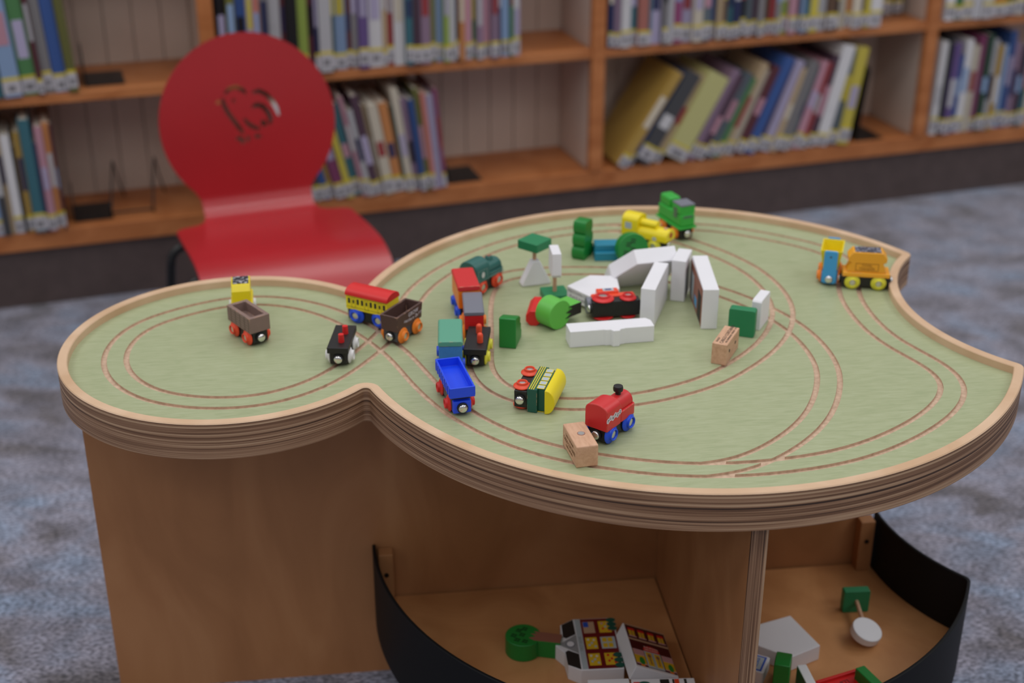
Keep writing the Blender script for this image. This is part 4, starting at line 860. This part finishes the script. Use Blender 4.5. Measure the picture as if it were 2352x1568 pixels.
# white house blocks
HB = 'white house blocks'
mid = [(-0.0520, 0), (0.0505, 0), (0.0530, 0.0030), (0.0530, 0.0205), (-0.0520, 0.0205)]
t = thing('house_block', 'long white block with a moulded centre lying at the front of the ring', 'toy block', (0.1200, 1.5480, GZ), (0, 0, R(10)), HB)
MB().prism([(-0.0525, -0.0125), (-0.0100, -0.0125), (-0.0080, -0.0140), (-0.0020, -0.0140), (0.0000, -0.0185), (0.0080, -0.0185), (0.0100, -0.0140), (0.0140, -0.0135), (0.0160, -0.0125), (0.0530, -0.0125), (0.0530, 0.0050), (0.0480, 0.0125), (-0.0525, 0.0125)], 'z', 0, 0.0215).build('block', M_WHITE, t, 0.0007)
t = thing('house_block', 'white upright block standing right of the black engine', 'toy block', (0.1820, 1.6320, GZ), (0, 0, R(74)), HB)
MB().prism([(-0.0470, 0), (0.0470, 0), (0.0470, 0.0480), (0.0430, 0.0520), (-0.0470, 0.0520)], 'y', -0.0092, 0.0092).build('block', M_WHITE, t, 0.0008)
t = thing('house_block', 'white narrow upright block, middle of the three standing blocks', 'toy block', (0.2220, 1.6870, GZ), (0, 0, R(73)), HB)
box_part('block', M_WHITE, t, (-0.0220, 0.0220, -0.0093, 0.0093, 0, 0.0575), 0.0012)
MB().box(-0.018, 0.018, -0.00945, -0.0093, 0.006, 0.045).build('wall_print', M_PRINTGREY, t)
t = thing('house_block', 'white upright block with printed brown wall, rightmost of the standing blocks', 'toy block', (0.2455, 1.6350, GZ), (0, 0, R(91)), HB)
MB().prism([(-0.0545, 0), (0.0545, 0), (0.0545, 0.0500), (0.0480, 0.0580), (-0.0545, 0.0540)], 'y', -0.0100, 0.0100).build('block', M_WHITE, t, 0.0010)
wp = MB().box(-0.0530, 0.0530, 0.0100, 0.0102, 0.002, 0.052).build('wall_print', M_PBROWN, t)
MB().box(-0.0440, -0.0180, 0.0102, 0.0104, 0.003, 0.040).build('door_print', M_INK, wp); MB().box(-0.0100, 0.0100, 0.0102, 0.0104, 0.008, 0.020).build('window_print', M_SKY, wp); MB().box(0.0200, 0.0450, 0.0102, 0.0104, 0.006, 0.040).build('window_print', M_PGREY, wp)
t = thing('house_block', 'white five-sided house block lying flat with printed lettering on its edge', 'toy block', (0.1100, 1.6690, GZ + 0.0040), (0, 0, 0), HB)
def rel(P, c): return [(x - c[0], y - c[1]) for x, y in P]
pent = [(0.0715, 1.6660), (0.1065, 1.6240), (0.1395, 1.6580), (0.1385, 1.7000), (0.1030, 1.7020)]
MB().prism(rel(pent, (0.1100, 1.6690)), 'z', 0, 0.0185).build('block', M_WHITE, t, 0.0010)
ea = math.atan2(1.6240 - 1.6660, 0.1065 - 0.0715); ex, ey = (0.0715 + 0.1065) / 2 - 0.11, (1.6660 + 1.6240) / 2 - 1.669; nx, ny = math.sin(ea), -math.cos(ea)
for z, s_, wd in ((0.0135, 0.0058, 'MIDTOWN CENTER'), (0.0065, 0.0058, 'PLACE & MARKET')):
    text(wd, s_, M_PRINTGREY, t, (ex + nx * 0.0003, ey + ny * 0.0003, z), (R(90), 0, ea), sx=0.95)
# white house block leaning forward over the ring
t = thing('house_block', 'white house block leaning forward at the back of the ring', 'toy block', (0.1800, 1.7225, GZ), (0, 0, 0), HB)
t.rotation_euler = (Matrix.Rotation(R(15), 4, 'Z') @ Matrix.Rotation(R(40), 4, 'X')).to_euler()
MB().prism([(-0.0540, 0.0), (0.0290, 0.0), (0.0290, 0.0630), (-0.0280, 0.0630), (-0.0540, 0.0270)], 'y', 0, 0.0220).build('block', M_WHITE, t, 0.0010)
# small white block and the green square
t = thing('white_block', 'small white block behind the green square', 'toy block', (0.3120, 1.5955, GZ), (0, 0, R(64)))
MB().prism([(-0.0190, 0), (0.0190, 0), (0.0190, 0.0370), (0.0170, 0.0400), (-0.0165, 0.0400), (-0.0190, 0.0375)], 'y', -0.0062, 0.0062).build('block', M_WHITE, t, 0.0008)
t = thing('green_square', 'dark green square toy board standing behind the lettered cargo block', 'toy block', (0.2850, 1.5650, GZ), (0, 0, R(-19)))
MB().prism(rrect(-0.0165, 0.0165, 0, 0.0360, 0.003, 4), 'y', -0.0065, 0.0065).build('block', M_SIGN, t, 0.0008)
# signs
def post(t, z0, z1, r=0.0026): MB().cyl((0, 0, z0), r, z1 - z0, 'z', 14).build('post', M_BEECH, t, smooth=40)
t = thing('toy_sign', 'toy sign with green square plate on a white triangular foot', 'toy sign', (0.0300, 1.7260, GZ), (0, 0, R(17)))
MB().prism([(-0.0195, 0), (0.0205, 0), (0.0210, 0.0030), (0.0055, 0.0350), (-0.0045, 0.0350), (-0.0200, 0.0030)], 'y', -0.0080, 0.0060).build('foot', M_WHITE, t, 0.0016)
post(t, 0.034, 0.053)
pt_ = MB().prism(rrect(-0.0165, 0.0165, -0.0165, 0.0165, 0.002, 3), 'z', 0.0520, 0.0640).build('plate', M_SIGN, t, 0.0008); pt_.rotation_euler = (0, 0, R(34))
t = thing('toy_sign', 'toy sign with white upright panel on a green square foot', 'toy sign', (0.0560, 1.6790, GZ), (0, 0, R(12)))
MB().prism(rrect(-0.0165, 0.0165, -0.0165, 0.0165, 0.002, 3), 'z', 0, 0.0095).build('foot', M_SIGN, t, 0.0008)
post(t, 0.009, 0.037)
MB().prism([(-0.0165, 0.0350), (0.0165, 0.0350), (0.0190, 0.0390), (0.0165, 0.0680), (-0.0165, 0.0680), (-0.0190, 0.0390)], 'y', -0.0060, 0.0060).build('panel', M_WHITE, t, 0.0007).rotation_euler = (0, 0, R(84))

# ------------------------------------------------------------------ pieces in the storage bin
BZ = BIN_Z + 0.0002
round_tree('dark green round toy tree lying in the bin beside the printed houses', (0.0140, 1.4265, BZ), (0, 0, R(-10)), 0.0225, 0.0250, 0.026, M_LEAF, True, M_PBROWN)
def flatprint(name, m, parent, poly, z, e=0.0003): return MB().prism(poly, 'z', z, z + e).build(name, m, parent)
def ell(cx, cy, a, b, n=14): return [(cx + a * math.cos(2 * PI * k / n), cy + b * math.sin(2 * PI * k / n)) for k in range(n)]
def rc(x0, x1, y0, y1): return [(x0, y0), (x1, y0), (x1, y1), (x0, y1)]
# printed town house: local x = the facade's right, local y = its up
t = thing('printed_house', 'white house block with maroon front, clock gable and six windows, lying in bin', 'toy block', (0.1342, 1.4155, BZ), (0, 0, R(94)), 'printed houses in the bin')
TH = 0.0220
MB().prism([(-0.0510, 0), (0.0510, 0), (0.0510, 0.0530), (0.0400, 0.0700), (0.0160, 0.0700), (0.0, 0.0800), (-0.0160, 0.0700), (-0.0400, 0.0680), (-0.0510, 0.0530)], 'z', 0, TH).build('block', M_WHITE, t, 0.0008)
fa = flatprint('facade_print', M_MAROON, t, rc(-0.0495, 0.0495, 0.0020, 0.0440), TH)
flatprint('sign_band', M_PGREY, fa, rc(-0.0495, 0.0495, 0.0445, 0.0510), TH)
text('FIRST BANK', 0.0055, M_PRINTGREY, t, (0, 0.0477, TH + 0.0004), (0, 0, 0))
for sg in (-1, 1): flatprint('roof_print', M_INK, t, [(sg * 0.0120, 0.0650), (sg * 0.0150, 0.0690), (sg * 0.0395, 0.0685), (sg * 0.0495, 0.0530), (sg * 0.0200, 0.0525)], TH)
gb = flatprint('gable_print', M_PRINTGREY, t, [(-0.0190, 0.0520), (0.0190, 0.0520), (0.0, 0.0760)], TH)
ck = flatprint('clock_ring', M_SLATE, gb, ell(0, 0.0610, 0.0065, 0.0060, 20), TH + 0.0003); flatprint('clock_face', M_WHITE, gb, ell(0, 0.0610, 0.0050, 0.0046, 20), TH + 0.0006)
dots = mat('print_dot_white', C(224, 214, 200), 0.5)
for r_, (yy0, yy1) in enumerate(((0.0270, 0.0415), (0.0060, 0.0215))):
    for c_, xx in enumerate((-0.0320, 0.0, 0.0320)):
        big = (r_ == 1 and c_ == 1)
        wn = flatprint('window_print', M_PGREY if big else (M_PTAN if (r_ == 0 and c_ == 2) else M_PYELLOW), fa, rc(xx - 0.0115, xx + 0.0115, yy0 - (0.002 if big else 0), yy1 + (0.001 if big else 0)), TH + 0.0003)
        if big:
            for a in (-0.0055, 0.0055):
                for b in (0.0105, 0.0175): flatprint('pane_print', M_PYELLOW, wn, rc(xx + a - 0.004, xx + a + 0.004, b - 0.0028, b + 0.0028), TH + 0.0006)
        else:
            cols = [M_PGREY, dots, M_PGREY] if r_ == 0 else ([M_BRIGHTRED] * 3 if c_ == 0 else [M_ORANGERED, M_PINK, M_PGREY])
            for k in range(5):
                a = xx + (-0.007, 0.006, 0.0, -0.004, 0.007)[k]; b = yy0 + (0.003, 0.004, 0.007, 0.0105, 0.011)[k]
                if r_ == 0 and c_ == 2:
                    if k == 4: flatprint('curtain_print', M_PBLUE, wn, rc(xx + 0.0005, xx + 0.0105, yy1 - 0.0070, yy1 - 0.0005), TH + 0.0006)
                    continue
                flatprint('dot_print', cols[k % 3], wn, ell(a, b, 0.0021, 0.0016, 10), TH + 0.0006)
for xx in (-0.0450, -0.0350, -0.0250, 0.0280, 0.0365, 0.0450): flatprint('bush_print', M_BOTTLE, fa, ell(xx, 0.0045, 0.0046, 0.0062), TH + 0.0007)
# printed restaurant, leaning with its left side up
t = thing('printed_house', 'white restaurant block with maroon front, red sign and spoon doors, leaning in bin', 'toy block', (0.1720, 1.3440, BZ + 0.0230), (0, 0, 0), 'printed houses in the bin')
t.rotation_euler = (Matrix.Rotation(R(7), 4, 'Z') @ Matrix.Rotation(R(23), 4, 'Y')).to_euler()
TH = 0.0105
MB().box(-0.0290, 0.0290, 0, 0.0860, -0.0105, TH).build('block', M_WHITE, t, 0.0008)
fa = flatprint('facade_print', mat('print_dark_maroon', C(78, 10, 14), 0.5), t, rc(-0.0275, 0.0280, 0.0040, 0.0835), TH)
flatprint('cornice_print', M_PTAN, fa, rc(-0.0280, 0.0285, 0.0830, 0.0855), TH + 0.0002); flatprint('cornice_print', M_PTAN, fa, rc(-0.0275, 0.0280, 0.0540, 0.0570), TH + 0.0003)
for xx in (-0.0205, -0.0068, 0.0068, 0.0205):
    wn = flatprint('window_print', M_PYELLOW, fa, rc(xx - 0.0040, xx + 0.0040, 0.0620, 0.0740), TH + 0.0003)
    flatprint('awning_print', M_BRIGHTRED, wn, [(xx - 0.0050, 0.0730), (xx + 0.0050, 0.0730), (xx + 0.0040, 0.0775), (xx - 0.0040, 0.0775)], TH + 0.0006)
    flatprint('sill_print', M_PINK, wn, rc(xx - 0.0052, xx + 0.0052, 0.0600, 0.0622), TH + 0.0006); flatprint('mullion_print', M_PBROWN, wn, rc(xx - 0.0003, xx + 0.0003, 0.0622, 0.0730), TH + 0.0006)
sg_ = flatprint('sign_print', M_BRIGHTRED, fa, [(-0.0110, 0.0360)] + [(0.0110 * math.cos(R(180 - 15 * k)), 0.0400 + 0.0075 * math.sin(R(180 - 15 * k))) for k in range(13)] + [(0.0110, 0.0360)], TH + 0.0004)
text('THE SPOON', 0.0036, dots, t, (0, 0.0435, TH + 0.0010), (0, 0, 0)); text('RESTAURANT', 0.0030, dots, t, (0, 0.0390, TH + 0.0010), (0, 0, 0))
for xx in (-0.0058, 0.0058):
    dr = flatprint('door_print', M_PGREY, fa, rc(xx - 0.0056, xx + 0.0056, 0.0045, 0.0360), TH + 0.0004); flatprint('door_glass', M_PYELLOW, dr, rc(xx - 0.0038, xx + 0.0038, 0.0080, 0.0335), TH + 0.0007)
    flatprint('spoon_bowl', M_PBROWN, dr, ell(xx, 0.0270, 0.0022, 0.0030), TH + 0.0010); flatprint('spoon_handle', M_PBROWN, dr, rc(xx - 0.0005, xx + 0.0005, 0.0110, 0.0250), TH + 0.0010)
for xx in (-0.0195, 0.0200):
    wn = flatprint('shop_window_print', M_PYELLOW, fa, rc(xx - 0.0072, xx + 0.0072, 0.0080, 0.0350), TH + 0.0004)
    flatprint('curtain_print', M_PINK, wn, rc(xx - 0.0072, xx + 0.0072, 0.0240, 0.0350), TH + 0.0007); flatprint('bush_print', mat('print_green', C(30, 140, 50), 0.5), wn, ell(xx + 0.001, 0.0130, 0.0034, 0.0072), TH + 0.0009)
    flatprint('pot_print', M_ORANGE, wn, rc(xx - 0.0022, xx + 0.0032, 0.0030, 0.0060), TH + 0.0009); flatprint('sill_print', M_PINK, wn, rc(xx - 0.0075, xx + 0.0075, 0.0064, 0.0082), TH + 0.0008)
t = thing('white_block', 'plain white block below the printed houses at the bottom edge', 'toy block', (0.1160, 1.3165, BZ), (0, 0, R(3)))
box_part('block', M_WHITE, t, (-0.0250, 0.0250, -0.0150, 0.0150, 0, 0.0330), 0.0012)
t = thing('printed_house', 'white block with orange, black and red print at the bottom edge beside the divider', 'toy block', (0.1825, 1.3135, BZ), (0, 0, R(2)), 'printed houses in the bin')
box_part('block', M_WHITE, t, (-0.0390, 0.0370, -0.0200, 0.0200, 0, 0.0320), 0.0010)
for a, b, m_ in ((-0.0050, 0.0060, M_INK), (0.0100, 0.0122, M_INK), (0.0240, 0.0270, M_INK), (0.0125, 0.0180, M_ORANGERED)): flatprint('stripe_print', m_, t, rc(a, b, -0.019, 0.0180), 0.0320)
flatprint('awning_print', M_BRIGHTRED, t, rc(-0.0370, -0.0290, -0.019, 0.0140), 0.0320); flatprint('bush_print', M_BOTTLE, t, ell(-0.0240, 0.0100, 0.0070, 0.0050), 0.0322)
# right-hand compartment
t = thing('white_block', 'white house block lying flat with a blank back, right of the divider', 'toy block', (0.3450, 1.4200, BZ), (0, 0, 0))
MB().prism(rel([(0.3441, 1.3852), (0.3861, 1.4092), (0.3596, 1.4709), (0.3050, 1.4480), (0.2990, 1.4150)], (0.3450, 1.4200)), 'z', 0, 0.0220).build('block', M_WHITE, t, 0.0010)
t = thing('white_block', 'small white block with a blue framed print beside the divider', 'toy block', (0.3030, 1.3800, BZ), (0, 0, R(66)))
MB().prism(rrect(-0.0170, 0.0170, -0.0120, 0.0120, 0.003, 3), 'z', 0, 0.0180).build('block', M_WHITE, t, 0.0008)
pb = flatprint('blue_print', M_PBLUE, t, rc(-0.0145, 0.0145, -0.0085, 0.0085), 0.0180); flatprint('print_field', M_PGREY, pb, rc(-0.0120, 0.0120, -0.0062, 0.0062), 0.0182)
text('VILLAGE', 0.0052, M_PBLUE, t, (0, 0, 0.0187), (0, 0, 0))
slab('toy_tree', 'dark green toy tree piece standing at the bottom edge beside the divider', 'toy tree', [(-0.022, 0), (0.022, 0), (0.024, 0.010), (0.018, 0.019), (0.020, 0.028), (0.012, 0.036), (0.012, 0.044), (-0.006, 0.050), (-0.022, 0.050)], 0.0190, M_LEAF, (0.3290, 1.3560, BZ), (0, 0, R(74)))
t = thing('white_block', 'small white block with a green side near the red piece', 'toy block', (0.3560, 1.3420, BZ), (0, 0, R(-82)))
box_part('block', M_WHITE, t, (-0.0200, 0.0200, -0.0058, 0.0058, 0, 0.0300), 0.0008); box_part('side_print', mat('print_sage', C(92, 118, 96), 0.5), t, (-0.0190, 0.0190, -0.0061, -0.0058, 0.001, 0.029))
t = thing('red_piece', 'flat red lettered toy piece at the bottom edge of the bin', 'toy piece', (0.4010, 1.3440, BZ), (0, 0, R(23)))
box_part('block', M_BRIGHTRED, t, (-0.0300, 0.0300, -0.0140, 0.0140, 0, 0.0150), 0.0008); box_part('raised_edge', M_BRIGHTRED, t, (-0.0300, 0.0300, 0.0100, 0.0140, 0.0150, 0.0190), 0.0006)
text('LL8', 0.0085, M_INK, t, (0.0040, 0.0020, 0.0152), (0, 0, R(180)))
t = thing('green_block', 'dark green toy block standing on the red piece by the bin wall', 'toy block', (0.4310, 1.3385, BZ), (0, 0, R(-66)))
box_part('block', M_LEAF, t, (-0.0200, 0.0200, -0.0065, 0.0065, 0, 0.0310), 0.0010)
t = thing('toy_sign', 'toy sign with white disc and green square foot lying in the right bin', 'toy sign', (0.4535, 1.5130, BZ), (0, 0, R(4)))
MB().prism(rrect(-0.0175, 0.0175, 0, 0.0330, 0.002, 3), 'y', -0.0060, 0.0060).build('foot', M_SIGN, t, 0.0008)
MB().tube([(0.0, -0.006, 0.0175), (-0.004, -0.050, 0.0165)], 0.0027, 12).build('post', M_BEECH, t, smooth=50)
dsc = MB().cyl((0, 0, -0.0055), 0.0195, 0.0110, 'z', 40).build('disc', M_WHITE, t, 0.0010, 35); dsc.location = (-0.0055, -0.0665, 0.0145); dsc.rotation_euler = (R(14), R(12), 0)
